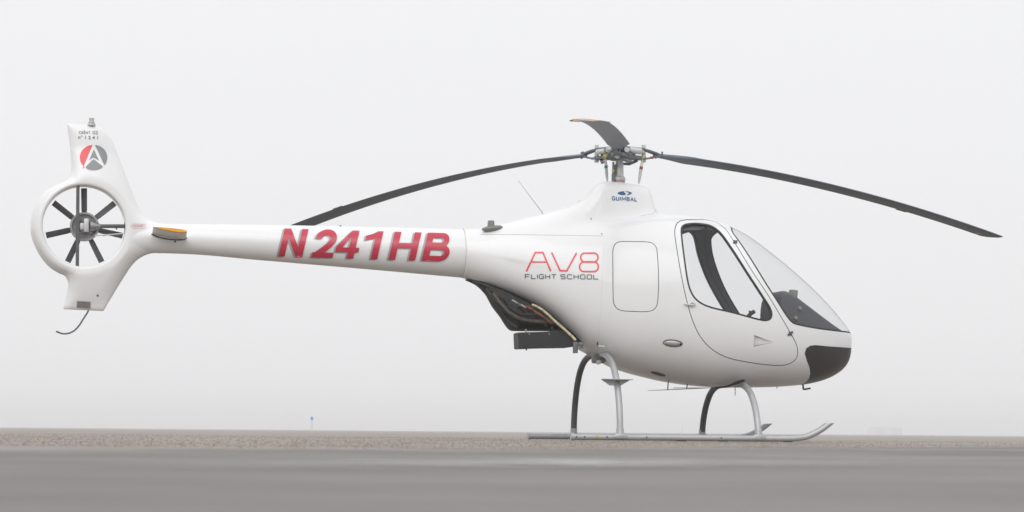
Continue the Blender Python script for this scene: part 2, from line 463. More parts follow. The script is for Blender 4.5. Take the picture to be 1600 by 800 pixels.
# far things in the fog
def marker_post(px, py_top, Y, hgt, label, capm=None):
    u, v = unroll(px, 672); X = u / F * Y
    e = bpy.data.objects.new('marker_post', None); COL.objects.link(e); e.location = (X, Y, 0)
    e['label'] = label; e['category'] = 'marker post'; e['group'] = 'marker posts in the fog'
    bm = bmesh.new(); tube(bm, [(0, 0, 0), (0, 0, hgt * 0.76)], hgt * 0.052, 10); build('post', bm, POSTWHITE, e)
    bm = bmesh.new(); box(bm, (0, 0, 0.04), (hgt * 0.22, hgt * 0.22, 0.08), bev=0.01); build('base', bm, POSTWHITE, e)
    bm = bmesh.new(); lathe(bm, (0, 0, hgt * 0.76), (0, 0, 1), [(0, hgt * 0.09), (hgt * 0.17, hgt * 0.09), (hgt * 0.22, hgt * 0.05), (hgt * 0.24, 0.01)], 12); build('cap', bm, capm or POSTBLUE, e)
    return e
marker_post(487.2, 649, 190, 1.05, 'pale marker post with a bright blue cap on the horizon below the tail boom')

marker_post(1066, 663, 430, 1.05, 'small faint marker post in the fog, seen between the rear and front skid legs', POSTWHITE)
def hangar():
    Y = 1450.0; X0 = unroll(1358, 676)[0] / F * Y; X1 = unroll(1391, 676)[0] / F * Y; X2 = unroll(1408, 676)[0] / F * Y
    e = bpy.data.objects.new('hangar', None); COL.objects.link(e); e.location = ((X0 + X2) / 2, Y, 0)
    e['label'] = 'faint low hangar almost lost in the fog on the horizon ahead of the nose'; e['category'] = 'building'
    ox = (X0 + X2) / 2
    bm = bmesh.new(); prism(bm, [(X0 - ox, 0), (X1 - ox, 0), (X1 - ox, 3.6), ((X0 + X1) / 2 - ox, 4.3), (X0 - ox, 3.6)], -6, 6); build('wall', bm, WALLPALE, e, sm=False)
    bm = bmesh.new(); box(bm, ((X1 + X2) / 2 - ox + 0.02, 0, 2.0), (X2 - X1, 10, 4.0)); build('annex', bm, WALLGREY, e, sm=False)
    bm = bmesh.new()
    for s in (-1, 1):
        box(bm, ((X0 + X1) / 2 - ox + s * (X1 - X0) * 0.255, 0, 4.12), ((X1 - X0) * 0.53, 12.6, 0.14), Matrix.Rotation(-s * -math.atan2(0.7, (X1 - X0) / 2), 3, 'Y'))
    build('roof', bm, WALLGREY, e, sm=False)
    bm = bmesh.new(); box(bm, ((X0 + X1) / 2 - ox, -6.05, 1.5), (4.6, 0.12, 3.0)); build('door', bm, WALLGREY, e, sm=False)
hangar()

# ------------------------------------------------------------------ the helicopter
H = bpy.data.objects.new('helicopter', None)
COL.objects.link(H)
H.matrix_world = HELI
H['label'] = 'white two-seat helicopter with red registration letters, parked on skids on the foggy apron'
H['category'] = 'helicopter'

# ---- fuselage hull -------------------------------------------------------
TOP = [(722,357.5),(760,356.5),(800,353),(850,349),(900,345),(960,340),(1010,336),(1050,336),(1080,339.5),(1106,345),(1125,350.5),(1150,361.5),(1200,398),(1250,441),(1280,471),(1300,494),(1315,513)]
BOT = [(722,434),(745,442),(770,450),(800,462),(830,477),(860,499),(885,523),(905,543),(930,557),(960,574),(1000,587),(1050,598),(1100,604),(1150,605.5),(1200,605),(1250,601.5),(1275,596.5),(1300,586),(1315,572)]
WID = [(722,.188),(760,.225),(800,.275),(850,.36),(900,.445),(950,.52),(1000,.57),(1060,.605),(1120,.615),(1180,.595),(1230,.54),(1270,.455),(1300,.345),(1315,.255)]
MID = [(722,396),(800,412),(880,440),(950,462),(1050,480),(1150,497),(1250,518),(1315,533)]
FTOP = [(738,366),(760,359.5),(790,350.8),(830,338.5),(870,327.5),(895,319.5),(908,312.5),(918,303),(927,293),(936,286),(946,283.5),(975,286),(1000,289.5),(1009,292),(1013,298),(1018,314),(1022,327),(1030,338),(1040,350)]
FWID = [(738,.15),(780,.19),(850,.235),(900,.215),(930,.19),(1000,.165),(1025,.15),(1040,.13)]
XN = pt(1322.4, 537, 0).x
ZN = pt(1322.4, 537, 0).z
qn = lambda x: math.sqrt(max(XN - x, 0))
def qc(lst, end): return Curve1([(qn(pt(a, b).x), pt(a, b).z) for a, b in lst] + [(0.0, end)])
zt_, zb_, zm_ = qc(TOP, ZN), qc(BOT, ZN), qc(MID, ZN)
w_ = Curve1([(qn(pt(a, 450).x), b) for a, b in WID] + [(0.0, 0.0)])
fz_ = Curve1([(pt(a, b).x, pt(a, b).z) for a, b in FTOP]); fw_ = Curve1([(pt(a, 300).x, b) for a, b in FWID])
FX0, FX1 = pt(738, 359).x, pt(1039, 350).x
XT = pt(722, 396).x
def lerp(a, b, t): return a + (b - a) * min(max(t, 0), 1)
def hull_r(x, th, ins=0.0):
    q = qn(x)
    zc = zm_(q); wd = max(w_(q) - ins, 1e-4); ht = max(zt_(q) - zc - ins, 1e-4); hb = max(zc - zb_(q) - ins, 1e-4)
    t = (x - XT) / (XN - XT)
    s, c = abs(math.sin(th)), math.cos(th)
    n = lerp(2.0, 2.25, t / 0.45) if c > 0 else (lerp(2.0, 3.3, t / 0.16) if t < 0.22 else lerp(3.3, 2.7, (t - 0.22) / 0.25))
    h = ht if c > 0 else hb
    r = ((s / wd) ** n + (abs(c) / h) ** n) ** (-1 / n)
    if not ins and c > 0 and FX0 < x < FX1:
        fh = fz_(x) - zc; p = 3.2
        r2 = ((s / fw_(x)) ** p + (c / fh) ** p) ** (-1 / p)
        K = 0.10 * min(max((x - FX0) / 0.25, 0.02), 1)
        hh = max(K - abs(r - r2), 0)
        r = max(r, r2) + hh * hh / (4 * K) * (1 if r2 < r + K else 1)
    return zc, r
TH = []
a = -PI
while a < PI - 1e-6:
    TH.append(a)
    a += math.radians(1.2) if abs(a) < math.radians(32) else math.radians(3.0)
def hull_mesh(xs, ins, mi, bm, flip=False, x_end=None):
    flip = not flip
    rings = []
    for x in xs:
        ring = []
        for th in TH:
            zc, r = hull_r(x, th, ins)
            ring.append(bm.verts.new((x, -r * math.sin(th), zc + r * math.cos(th))))
        rings.append(ring)
    n = len(TH)
    for a_, b_ in zip(rings, rings[1:]):
        for k in range(n):
            vs_ = (a_[k], b_[k], b_[(k + 1) % n], a_[(k + 1) % n])
            f = bm.faces.new(vs_[::-1] if flip else vs_); f.material_index = mi; f.smooth = True
    for r, fl in ((rings[0], False), (rings[-1], True)):
        c = bm.verts.new(sum((v.co for v in r), Vector()) / n)
        for k in range(n):
            vs_ = (r[k], r[(k + 1) % n], c)
            if fl: vs_ = vs_[::-1]
            f = bm.faces.new(vs_[::-1] if flip else vs_); f.material_index = mi
XS = [XT + (pt(900, 300).x - XT) * i / 60 for i in range(60)]
x0, x1 = pt(900, 300).x, pt(1045, 300).x
XS += [x0 + (x1 - x0) * i / 110 for i in range(110)]
q0 = qn(x1)
XS += [XN - (q0 * (1 - i / 120)) ** 2 for i in range(120)] + [XN - 0.0003]
bm = bmesh.new(); hull_mesh(XS, 0.0, 0, bm)
bm.normal_update()
OUT_BM = bm.copy()
HULL_BVH = BVHTree.FromBMesh(bm)
bm.normal_update()
HULL_FACES = [(f.calc_center_median(), [v.co.copy() for v in f.verts], [v.normal.copy() for v in f.verts]) for f in bm.faces]
# cabin cavity: closed surface facing inwards
xa, xb = pt(948, 450).x, XN - 0.05
XI = [xa + (xb - xa) * i / 70 for i in range(71)]
def shell_of(ins0, ins1):
    b = bmesh.new()
    if ins0 == 0: b = OUT_BM.copy()
    else:
        xs = [xa + 0.01 + (XN - ins0 - xa - 0.012) * (1 - (1 - i / 110) ** 2) for i in range(111)]
        hull_mesh(xs, ins0, 0, b)
    hull_mesh(XI, ins1, 1, b, flip=True)
    return b
def to_obj(b, name='tmp'):
    me = bpy.data.meshes.new(name); b.to_mesh(me); b.free()
    o = bpy.data.objects.new(name, me); COL.objects.link(o); return o
def boolean(o, cutter, op):
    md = o.modifiers.new('b', 'BOOLEAN'); md.operation = op; md.object = cutter
    md.solver = 'MANIFOLD'
    bpy.context.view_layer.update()
    dg = bpy.context.evaluated_depsgraph_get()
    me = bpy.data.meshes.new_from_object(o.evaluated_get(dg))
    if len(me.polygons) == 0 :
        md.solver = 'EXACT'; bpy.context.view_layer.update()
        dg = bpy.context.evaluated_depsgraph_get(); me = bpy.data.meshes.new_from_object(o.evaluated_get(dg))
    o.modifiers.clear(); old = o.data; o.data = me; bpy.data.meshes.remove(old)
    return o
def drop(o):
    me = o.data; bpy.data.objects.remove(o); bpy.data.meshes.remove(me)
def hull_normal(p):
    loc, nor, fi, d = HULL_BVH.find_nearest(p)
    if fi is None: return None, 9
    c, vs_, ns = HULL_FACES[fi]
    wts = [1.0 / max((v - loc).length, 1e-6) ** 2 for v in vs_]
    nn = Vector()
    for a_, b_ in zip(wts, ns): nn += a_ * b_
    return nn.normalized(), d
def finish(o, name, mats, parent, tol=0.0015):
    """name, parent and clean normals: skin faces take the hull's own normals, cut faces stay flat"""
    me = o.data; o.name = name; me.name = name; o.parent = parent
    me.materials.clear()
    for m in mats: me.materials.append(m)
    cache = {}
    for v in me.vertices: cache[v.index] = None
    nl = [Vector()] * len(me.loops)
    for p in me.polygons:
        p.use_smooth = True
        pn = p.normal
        for li in p.loop_indices:
            vi = me.loops[li].vertex_index
            if cache[vi] is None: cache[vi] = hull_normal(me.vertices[vi].co)
            nn, d = cache[vi]
            if nn is not None and d < tol and pn.dot(nn) > 0.6: nl[li] = nn
            elif nn is not None and d < 0.06 and abs(pn.dot(nn)) > 0.75:
                nl[li] = nn if pn.dot(nn) > 0 else -nn
                if pn.dot(nn) < 0: p.material_index = 1
            else: nl[li] = pn.copy(); p.material_index = 1
    me.normals_split_custom_set([tuple(n_) for n_ in nl])
    return o
def cast(px, py, bvh=None):
    d = ray(px, py)
    loc, nor, fi, dist = (bvh or HULL_BVH).ray_cast(CAML, d)
    return (loc, nor) if loc is not None else (None, None)
def cast2(px, py, bvh=None):             # the nearest point below that lies on the surface
    for k in range(40):
        l, n = cast(px, py + k * 0.5, bvh)
        if l is not None: return l, n
    return cast(px, py, bvh)
def hull_poly(pxs, per=6, sm=True):
    pts_ = []
    for px, py in pxs:
        l, n = cast(px, py)
        if l is None: l = pt(px, py, 0)
        pts_.append((l.x, l.z))
    return [tuple(p) for p in spline(pts_, per)] if sm else pts_

DOOR = hull_poly([(1058.5,349.5),(1066,345),(1090,343.3),(1108,344.8),(1121,348.5),(1133.6,358.5),(1146,377),(1172,419.5),(1200,462),(1227,507.5),(1236,523),(1243.5,538),(1246,549),(1244,559),(1236,566.5),(1224,570),(1206,570),(1170,565.5),(1135,557.5),(1112,544.5),(1095,526),(1084,504),(1075,475),(1067,440),(1059.5,397.5),(1054.8,362)], 4)
WIN = hull_poly([(1064,355),(1069.5,350),(1079,348.2),(1092,348.2),(1110,351.3),(1121.5,358),(1131,368),(1141.5,383),(1168,424),(1194,464),(1204,480),(1207.2,491),(1204.5,499),(1198,502),(1190,501.5),(1146,490),(1103,479),(1086,468),(1076.5,451.5),(1069.5,415.5),(1064,372)], 4)
def wsp():
    pl = [(1136,350),(1143,361.5),(1150,372),(1190,434),(1218,478),(1229,495),(1238,505),(1252,509.5),(1290,516),(1326,523.5)]
    out = []
    for i, (a_, b_) in enumerate(pl):
        l, n = cast(a_, b_)
        if l is None or i == len(pl) - 1: l = pt(a_, b_, 0)
        out.append((l.x, l.z))
    out = [tuple(p) for p in spline(out, 4, closed=False)]
    return out + [(XN + 0.4, out[-1][1] - 0.006), (XN + 0.4, 2.6), (out[0][0], 2.6)]
WSP = wsp()
NOSE = hull_poly([(1257.5,552),(1260,544.5),(1266,540.5),(1274,539.6),(1298,541.8)], 4, False)
nz = pt(1327, 546.2, 0)
NOSE = NOSE + [(XN + 0.3, nz.z - 0.005), (XN + 0.3, nz.z - 0.7)] + hull_poly([(1264,592),(1266.3,584),(1265,574),(1261,564)], 4, False)
tail = NOSE[7:]
NOSE = NOSE[:7] + [(tail[0][0] - 0.02, nz.z - 0.7)] + tail

def cutter(poly, y0=-1.2, y1=1.2, mi=0):
    b = bmesh.new(); prism(b, poly, y0, y1, mi); bmesh.ops.triangulate(b, faces=[f for f in b.faces if len(f.verts) > 4])
    bmesh.ops.recalc_face_normals(b, faces=b.faces[:]); return to_obj(b)
def with_cut(o, poly, op, y0=-1.2, y1=1.2):
    c = cutter(poly, y0, y1); boolean(o, c, op); drop(c); return o

PANEL = hull_poly([(959.5,386),(963,380.5),(969,378.2),(990,378),(1012,378.6),(1020,381),(1025,387),(1026.5,397),(1027.2,470),(1025,479),(1020,484),(1011,486.3),(990,486),(974,485.2),(965,482),(960,475),(958.6,465),(958,396)], 4)
body = to_obj(shell_of(0, 0.028))
with_cut(body, offset_poly(DOOR, 0.0056), 'DIFFERENCE')
with_cut(body, WSP, 'DIFFERENCE')
for y0, y1 in ((-1.2, -0.03), (0.03, 1.2)):
    with_cut(body, offset_poly(NOSE, 0.002), 'DIFFERENCE', y0, y1)
with_cut(body, offset_poly(PANEL, 0.0052), 'DIFFERENCE', -1.2, 0)
finish(body, 'fuselage', [WHITE, LINER], H)

hatch = to_obj(shell_of(0, 0.026)); with_cut(hatch, PANEL, 'INTERSECT', -1.2, 0); finish(hatch, 'side_hatch', [WHITE, LINER], H)
hs = to_obj(shell_of(0.0035, 0.022)); with_cut(hs, offset_poly(PANEL, 0.0051), 'INTERSECT', -1.2, 0); with_cut(hs, offset_poly(PANEL, 0.0001), 'DIFFERENCE', -1.2, 0); finish(hs, 'hatch_gap_strip', [RUBBER, RUBBER], H)  # black ring in the hatch gap, coloured in for the shade there
# nose panels, one on each side
for y0, y1 in ((-1.2, -0.032), (0.032, 1.2)):
    o = to_obj(shell_of(0, 0.028)); with_cut(o, NOSE, 'INTERSECT', y0, y1)
    finish(o, 'nose_panel', [DARKPLAS, LINER], H)
# doors
for side in (-1, 1):
    y0, y1 = (-1.2, 0) if side < 0 else (0, 1.2)
    d = to_obj(shell_of(0, 0.026)); with_cut(d, DOOR, 'INTERSECT', y0, y1); with_cut(d, WIN, 'DIFFERENCE', y0, y1)
    if side < 0:                             # wedge-shaped air scoop sunk into the door skin
        b = bmesh.new(); tri = [cast(a_, b_) for a_, b_ in ((1178.6, 523.5), (1208.5, 535.2), (1177.6, 541.5))]
        A_ = [b.verts.new(l + n * 0.03) for l, n in tri]; B_ = [b.verts.new(l - n * q) for (l, n), q in zip(tri, (0.020, -0.0004, 0.020))]
        b.faces.new(A_); b.faces.new(B_[::-1])
        for k in range(3): b.faces.new((A_[k], B_[k], B_[(k + 1) % 3], A_[(k + 1) % 3]))
        bmesh.ops.recalc_face_normals(b, faces=b.faces[:]); c_ = to_obj(b); boolean(d, c_, 'DIFFERENCE'); drop(c_)
    finish(d, 'door', [WHITE, LINER], H)
    fr = to_obj(shell_of(0.0015, 0.026)); with_cut(fr, offset_poly(WIN, -0.0008), 'INTERSECT', y0, y1)
    with_cut(fr, offset_poly(WIN, -0.0135), 'DIFFERENCE', y0, y1); finish(fr, 'window_frame', [RUBBER, RUBBER], d)
    gl = to_obj(shell_of(0.006, 0.010)); with_cut(gl, offset_poly(WIN, -0.0125), 'INTERSECT', y0, y1); finish(gl, 'window', [GLASS, GLASS], d)
    # black strip in the door gap, its colour stands for the gap's shade
    st = to_obj(shell_of(0.0035, 0.022)); with_cut(st, offset_poly(DOOR, 0.0055), 'INTERSECT', y0, y1); with_cut(st, offset_poly(DOOR, 0.0001), 'DIFFERENCE', y0, y1)
    finish(st, 'door_gap_strip', [RUBBER, RUBBER], H)
    if side < 0: DOORN = d
# windscreen: acrylic bubble with a dark bonded edge
ws = to_obj(shell_of(0.0015, 0.006)); with_cut(ws, offset_poly(WSP, -0.002), 'INTERSECT'); finish(ws, 'windscreen', [GLASS, GLASS], H)
rim = to_obj(shell_of(0.0, 0.022)); with_cut(rim, offset_poly(WSP, -0.0004), 'INTERSECT'); with_cut(rim, offset_poly(WSP, -0.012), 'DIFFERENCE'); finish(rim, 'windscreen_seal', [RUBBER, RUBBER], H)

# ---- a thin raised line or recess strip laid on any surface ---------------
def surf_pts(pxs, bvh=None, per=5, off=0.0):
    out = []
    for p in spline(pxs, per, closed=False):
        l, n = cast(p.x, p.y, bvh)
        if l is not None: out.append(l + n * off)
    return out

# ---- tail boom -------------------------------------------------------------
BT = [(205,348),(240,349.3),(292,350),(400,351.2),(500,353),(600,355),(700,357),(723,357.5)]
BB = [(205,399),(240,395.3),(292,397),(400,406),(500,414.5),(600,423),(700,432),(723,434)]
bt = Curve1([(pt(a, b).x, pt(a, b).z) for a, b in BT]); bb = Curve1([(pt(a, b).x, pt(a, b).z) for a, b in BB])
bm = bmesh.new(); rings = []
xs0, xs1 = pt(205, 370).x, XT - 0.002
for i in range(81):
    x = xs0 + (xs1 - xs0) * i / 80
    zc, hh = (bt(x) + bb(x)) / 2, (bt(x) - bb(x)) / 2
    k = lerp(0.80, 1.0, (x - xs0) / 0.8)
    rings.append([bm.verts.new((x, -hh * k * math.sin(t), zc + hh * math.cos(t))) for t in [2 * PI * j / 64 for j in range(64)]])
for a_, b_ in zip(rings, rings[1:]):
    for k in range(64): bm.faces.new((a_[k], b_[k], b_[(k + 1) % 64], a_[(k + 1) % 64]))
bm.faces.new(rings[0]); bm.faces.new(rings[-1][::-1])
bmesh.ops.recalc_face_normals(bm, faces=bm.faces[:])
BOOM_BVH = BVHTree.FromBMesh(bm)
boom = build('tail_boom', bm, WHITE, H, ang=60)
# joint ring between boom and fuselage
bm = bmesh.new()
zc, hh = (bt(XT) + bb(XT)) / 2, (bt(XT) - bb(XT)) / 2
ringp = []
for j in range(64):
    t = 2 * PI * j / 64; ringp.append((-hh * 1.004 * math.sin(t), zc + hh * 1.004 * math.cos(t)))
for k in range(64):
    (y0, z0), (y1, z1) = ringp[k], ringp[(k + 1) % 64]
    f0 = 0.988
    def sc(y, z): return (y * f0, zc + (z - zc) * f0)
    A = [(XT - 0.0035, y0, z0), (XT + 0.0035, y0, z0), (XT + 0.0035, y1, z1), (XT - 0.0035, y1, z1)]
    bm.faces.new([bm.verts.new(p) for p in A])
bmesh.ops.remove_doubles(bm, verts=bm.verts[:], dist=1e-5)
build('boom_joint', bm, SEALANT, boom)

# ---- fenestron, fin -------------------------------------------------------
DC = pt(131, 354.3, 0)                       # duct centre
OUTL = [(47.5,354),(49.5,337),(56,319),(67,303),(80,292.5),(95,286),(104,281.5),(109.5,274),(111.5,264),(111.2,250),(110,235),(107.5,213),(104.4,193.2),(125,194.4),(146,196.6),(158,201),(168,209.5),(176,222),(184,241),(194,267),(206,298),(214,318),(222,333),(233,343.5),(246,348.2),(252,350),(252,396),(240,395.5),(228,398.5),(216,405),(206,415),(197,428),(185,447),(161.5,486),(130,484.6),(98.8,483),(103,466),(106,450),(106,440),(101.5,431.5),(92,427),(78,418),(64,402),(53,381),(48.5,366)]
def angof(p): return math.atan2(p.z - DC.z, p.x - DC.x)
ol = [pt(a, b, 0) for a, b in OUTL]
pol = []
for i in range(len(ol)):
    p, q = ol[i], ol[(i + 1) % len(ol)]
    corner = (i in (12, 25, 33, 35, 24))
    pol.append(p)
poly_s = []
# smooth outline but keep the fin corners sharp
seg_breaks = [12, 25, 26, 33, 35]
idx = list(range(len(ol)))
order = idx[12:] + idx[:13]
cur = [ol[order[0]]]
for k in order[1:]:
    cur.append(ol[k])
    if k in seg_breaks:
        sp = spline(cur, 5, closed=False)
        poly_s += sp[:-1]; cur = [ol[k]]
NPH = len(poly_s)
RIN = 0.300
def tail_T(r, x, z):
    base = lerp(0.098, 0.040, (r - 0.36) / 0.22)
    fwd = lerp(0, 1, (x - DC.x - 0.30) / 0.28)
    base = base + (0.092 - base) * fwd if base < 0.092 else base
    base *= lerp(1.0, 0.62, (abs(z - DC.z) - 0.45) / 0.4)
    return base
EDGE = [(poly_s[i], poly_s[(i + 1) % NPH]) for i in range(NPH)]
EDGE = [(a_.x, a_.z, b_.x - a_.x, b_.z - a_.z, max((b_.x - a_.x) ** 2 + (b_.z - a_.z) ** 2, 1e-12)) for a_, b_ in EDGE if not (a_.x > ol[25].x - 0.004 and b_.x > ol[25].x - 0.004)]
def edge_dist(x, z):
    best = 9.0
    for ax_, az_, dx_, dz_, dd in EDGE:
        t = ((x - ax_) * dx_ + (z - az_) * dz_) / dd
        t = 0 if t < 0 else 1 if t > 1 else t
        d = (x - ax_ - t * dx_) ** 2 + (z - az_ - t * dz_) ** 2
        if d < best: best = d
    return math.sqrt(best)
bm = bmesh.new(); prof = []
NR = 22
for p in poly_s:
    d = Vector((p.x - DC.x, p.z - DC.z)); R = d.length; u = d / R
    ring = []
    for j in range(5):                      # duct wall out to the lip
        ring.append((RIN, 0.080 * j / 4))
    for j in range(1, 5):
        t = j / 4 * PI / 2
        ring.append((RIN + 0.020 * (1 - math.cos(t)), 0.080 + 0.016 * math.sin(t)))
    r0 = RIN + 0.020
    for j in range(1, NR + 1):
        s = j / NR
        s = 1 - (1 - s) ** 1.7
        r = r0 + (R - r0) * s
        x, z = DC.x + u.x * r, DC.z + u.y * r
        T = tail_T(r, x, z)
        e = edge_dist(x, z)
        E = min(lerp(0.105, 0.125, (r - 0.40) / 0.1), 0.125)
        g = min(e / E, 1)
        T *= math.sqrt(max(1 - (1 - g) ** 2, 0))
        if r - r0 < 0.05: T = lerp(0.096, T, (r - r0) / 0.05)
        ring.append((r, max(T, 0.0005)))
    prof.append([[bm.verts.new((DC.x + u.x * r, sgn * y, DC.z + u.y * r)) for r, y in ring] for sgn in (-1, 1)])
for i in range(NPH):
    A, B = prof[i], prof[(i + 1) % NPH]
    for k in (0, 1):
        for j in range(len(A[k]) - 1):
            f = bm.faces.new((A[k][j], A[k][j + 1], B[k][j + 1], B[k][j]))
            f.material_index = 0
    f = bm.faces.new((A[0][-1], A[1][-1], B[1][-1], B[0][-1]))
bmesh.ops.remove_doubles(bm, verts=bm.verts[:], dist=1e-5)
bmesh.ops.recalc_face_normals(bm, faces=bm.faces[:])
FIN_BVH = BVHTree.FromBMesh(bm)
fin = build('tail_fin', bm, [WHITE, GREYDUCT], H, ang=50)

# fan: hub, seven blades, stator strut, drive shaft, control rod
fan = bpy.data.objects.new('tail_fan', None); COL.objects.link(fan); fan.parent = H
def dpt(px, py, y): return pt(px, py, y)
HC = pt(132, 354.4, 0); HC.y = 0.0
bm = bmesh.new()
lathe(bm, (HC.x, 0.055, HC.z), (0, -1, 0), [(0, 0.085), (0.006, 0.105), (0.07, 0.108), (0.078, 0.104), (0.078, 0.093), (0.05, 0.090), (0.046, 0.01)], 40)
hubo = build('fan_hub', bm, GREYDUCT, fan)
bm = bmesh.new()
rr = random.Random(11)
for k in range(26):
    a_ = rr.random() * 2 * PI; r_ = 0.075 * math.sqrt(rr.random())
    s_ = rr.uniform(0.008, 0.024)
    box(bm, (HC.x + r_ * math.cos(a_), rr.uniform(-0.05, -0.01), HC.z + r_ * math.sin(a_)), (s_, rr.uniform(0.01, 0.03), s_ * rr.uniform(0.5, 1.6)), Matrix.Rotation(rr.random(), 3, 'Y'), 0.002, rr.choice((0, 0, 1)))
box(bm, (HC.x + 0.012, -0.05, HC.z + 0.006), (0.036, 0.05, 0.10), None, 0.006, 2)
box(bm, (HC.x - 0.02, -0.05, HC.z - 0.002), (0.03, 0.05, 0.05), None, 0.006, 2)
build('pitch_mechanism', bm, [STEEL, HUBGREY, PALEGREY], fan)
bm = bmesh.new(); lathe(bm, (HC.x + 0.04, -0.035, HC.z + 0.004), (1, 0, 0), [(0, 0.044), (0.02, 0.042), (0.062, 0.020), (0.075, 0.019)], 20); build('gearbox_cone', bm, STEEL, fan)
bm = bmesh.new(); lathe(bm, pt(121, 362, -0.06), (0, -1, 0), [(0, 0.008), (0.01, 0.008)], 10); build('marked_bolt', bm, TEAL, fan)
def fan_blade(ang):
    bm = bmesh.new(); c, s = math.cos(ang), math.sin(ang)
    rows = []
    for i in range(8):
        r = 0.10 + (0.287 - 0.10) * i / 7
        pitch = math.radians(28 - 14 * i / 7); ch = 0.046 if i else 0.040
        row = []
        for (cx, ty) in ((-0.5, 0), (-0.3, 0.05), (0.1, 0.055), (0.5, 0.004), (0.5, -0.004), (0.1, -0.05), (-0.3, -0.05)):
            lx, ly = cx * ch, ty * ch * 1.2
            px_, py_ = lx * math.cos(pitch) - ly * math.sin(pitch), lx * math.sin(pitch) + ly * math.cos(pitch)
            row.append(bm.verts.new((HC.x + r * c - px_ * s, 0.018 + py_, HC.z + r * s + px_ * c)))
        rows.append(row)
    for a_, b_ in zip(rows, rows[1:]):
        for k in range(7): bm.faces.new((a_[k], a_[(k + 1) % 7], b_[(k + 1) % 7], b_[k]))
    bm.faces.new(rows[0]); bm.faces.new(rows[-1])
    return build('fan_blade', bm, FANBLADE, fan)
for k in range(7): fan_blade(math.radians(91 - 51.43 * k))
bm = bmesh.new(); prism(bm, [(-0.0125 , 0.304), (0.0125, 0.304), (0.0125, -0.304), (-0.0125, -0.304)], -0.085, -0.055)
xs_ = pt(121.3, 354, -0.07).x
for v in bm.verts: v.co.x += xs_; v.co.z += DC.z
bmesh.ops.bevel(bm, geom=bm.edges[:], offset=0.005, segments=2, affect='EDGES')
build('stator_strut', bm, DARKTUBE, fan)
bm = bmesh.new(); tube(bm, [pt(150, 353.4, -0.03), pt(196.5, 353.4, -0.03)], 0.0145, 14); tube(bm, [pt(182, 356, -0.045), pt(182, 358.6, -0.045)], 0.006, 8); build('drive_shaft', bm, DARKTUBE, fan)
bm = bmesh.new(); tube(bm, [pt(148, 368, -0.055), pt(163, 367.5, -0.055), pt(196, 364.5, -0.06)], 0.0045, 8); tube(bm, [pt(161, 367.6, -0.055), pt(164, 367.4, -0.055)], 0.008, 8); build('control_rod', bm, PALEGREY, fan)
bm = bmesh.new(); box(bm, pt(195.2, 357.5, -0.05), (0.008, 0.03, 0.10), None, 0.002); build('shaft_bracket', bm, RUBBER, fan)

# tail skid, beacon, plate
bm = bmesh.new(); tube(bm, spline([pt(139, 480), pt(137.5, 486.5), pt(131, 497), pt(122.5, 510), pt(116, 516.5), pt(108.5, 520.3), (pt(99, 521.5)), pt(87.5, 517.8)], 5, closed=False), 0.0062, 8); build('tail_skid', bm, DARKTUBE, H)
bm = bmesh.new(); b0 = pt(143, 196.5)
lathe(bm, b0, (0, 0, 1), [(0, 0.030), (0.012, 0.030), (0.016, 0.022), (0.026, 0.024), (0.033, 0.017), (0.040, 0.019), (0.046, 0.018), (0.054, 0.021), (0.058, 0.012)], 20); build('beacon', bm, PALEGREY, H)
def plate_on(name, pxs, bvh, m, parent, off=0.002, thick=0.004):
    bm = bmesh.new(); ps = []
    for a_, b_ in pxs:
        l, n = cast(a_, b_, bvh); ps.append((l, n))
    top = [bm.verts.new(l + n * (off + thick)) for l, n in ps]; bot = [bm.verts.new(l - n * 0.002) for l, n in ps]
    bm.faces.new(top); bm.faces.new(bot[::-1]); k = len(ps)
    for i in range(k): bm.faces.new((top[i], bot[i], bot[(i + 1) % k], top[(i + 1) % k]))
    return build(name, bm, m, parent, sm=False)
plate_on('data_plate', [(120.3, 470), (141.3, 471.4), (141, 481.5), (120, 480)], FIN_BVH, PLATE, fin)
def stud(name, px, py, bvh, r, h, m, parent, mi=0):
    l, n = cast2(px, py, bvh)
    bm = bmesh.new(); lathe(bm, l - n * 0.002, n, [(0, r), (h + 0.001, r), (h + 0.002, r * 0.7)], 10); return build(name, bm, m, parent)
stud('drain_fitting', 152.5, 461.7, FIN_BVH, 0.009, 0.003, STEEL, fin)

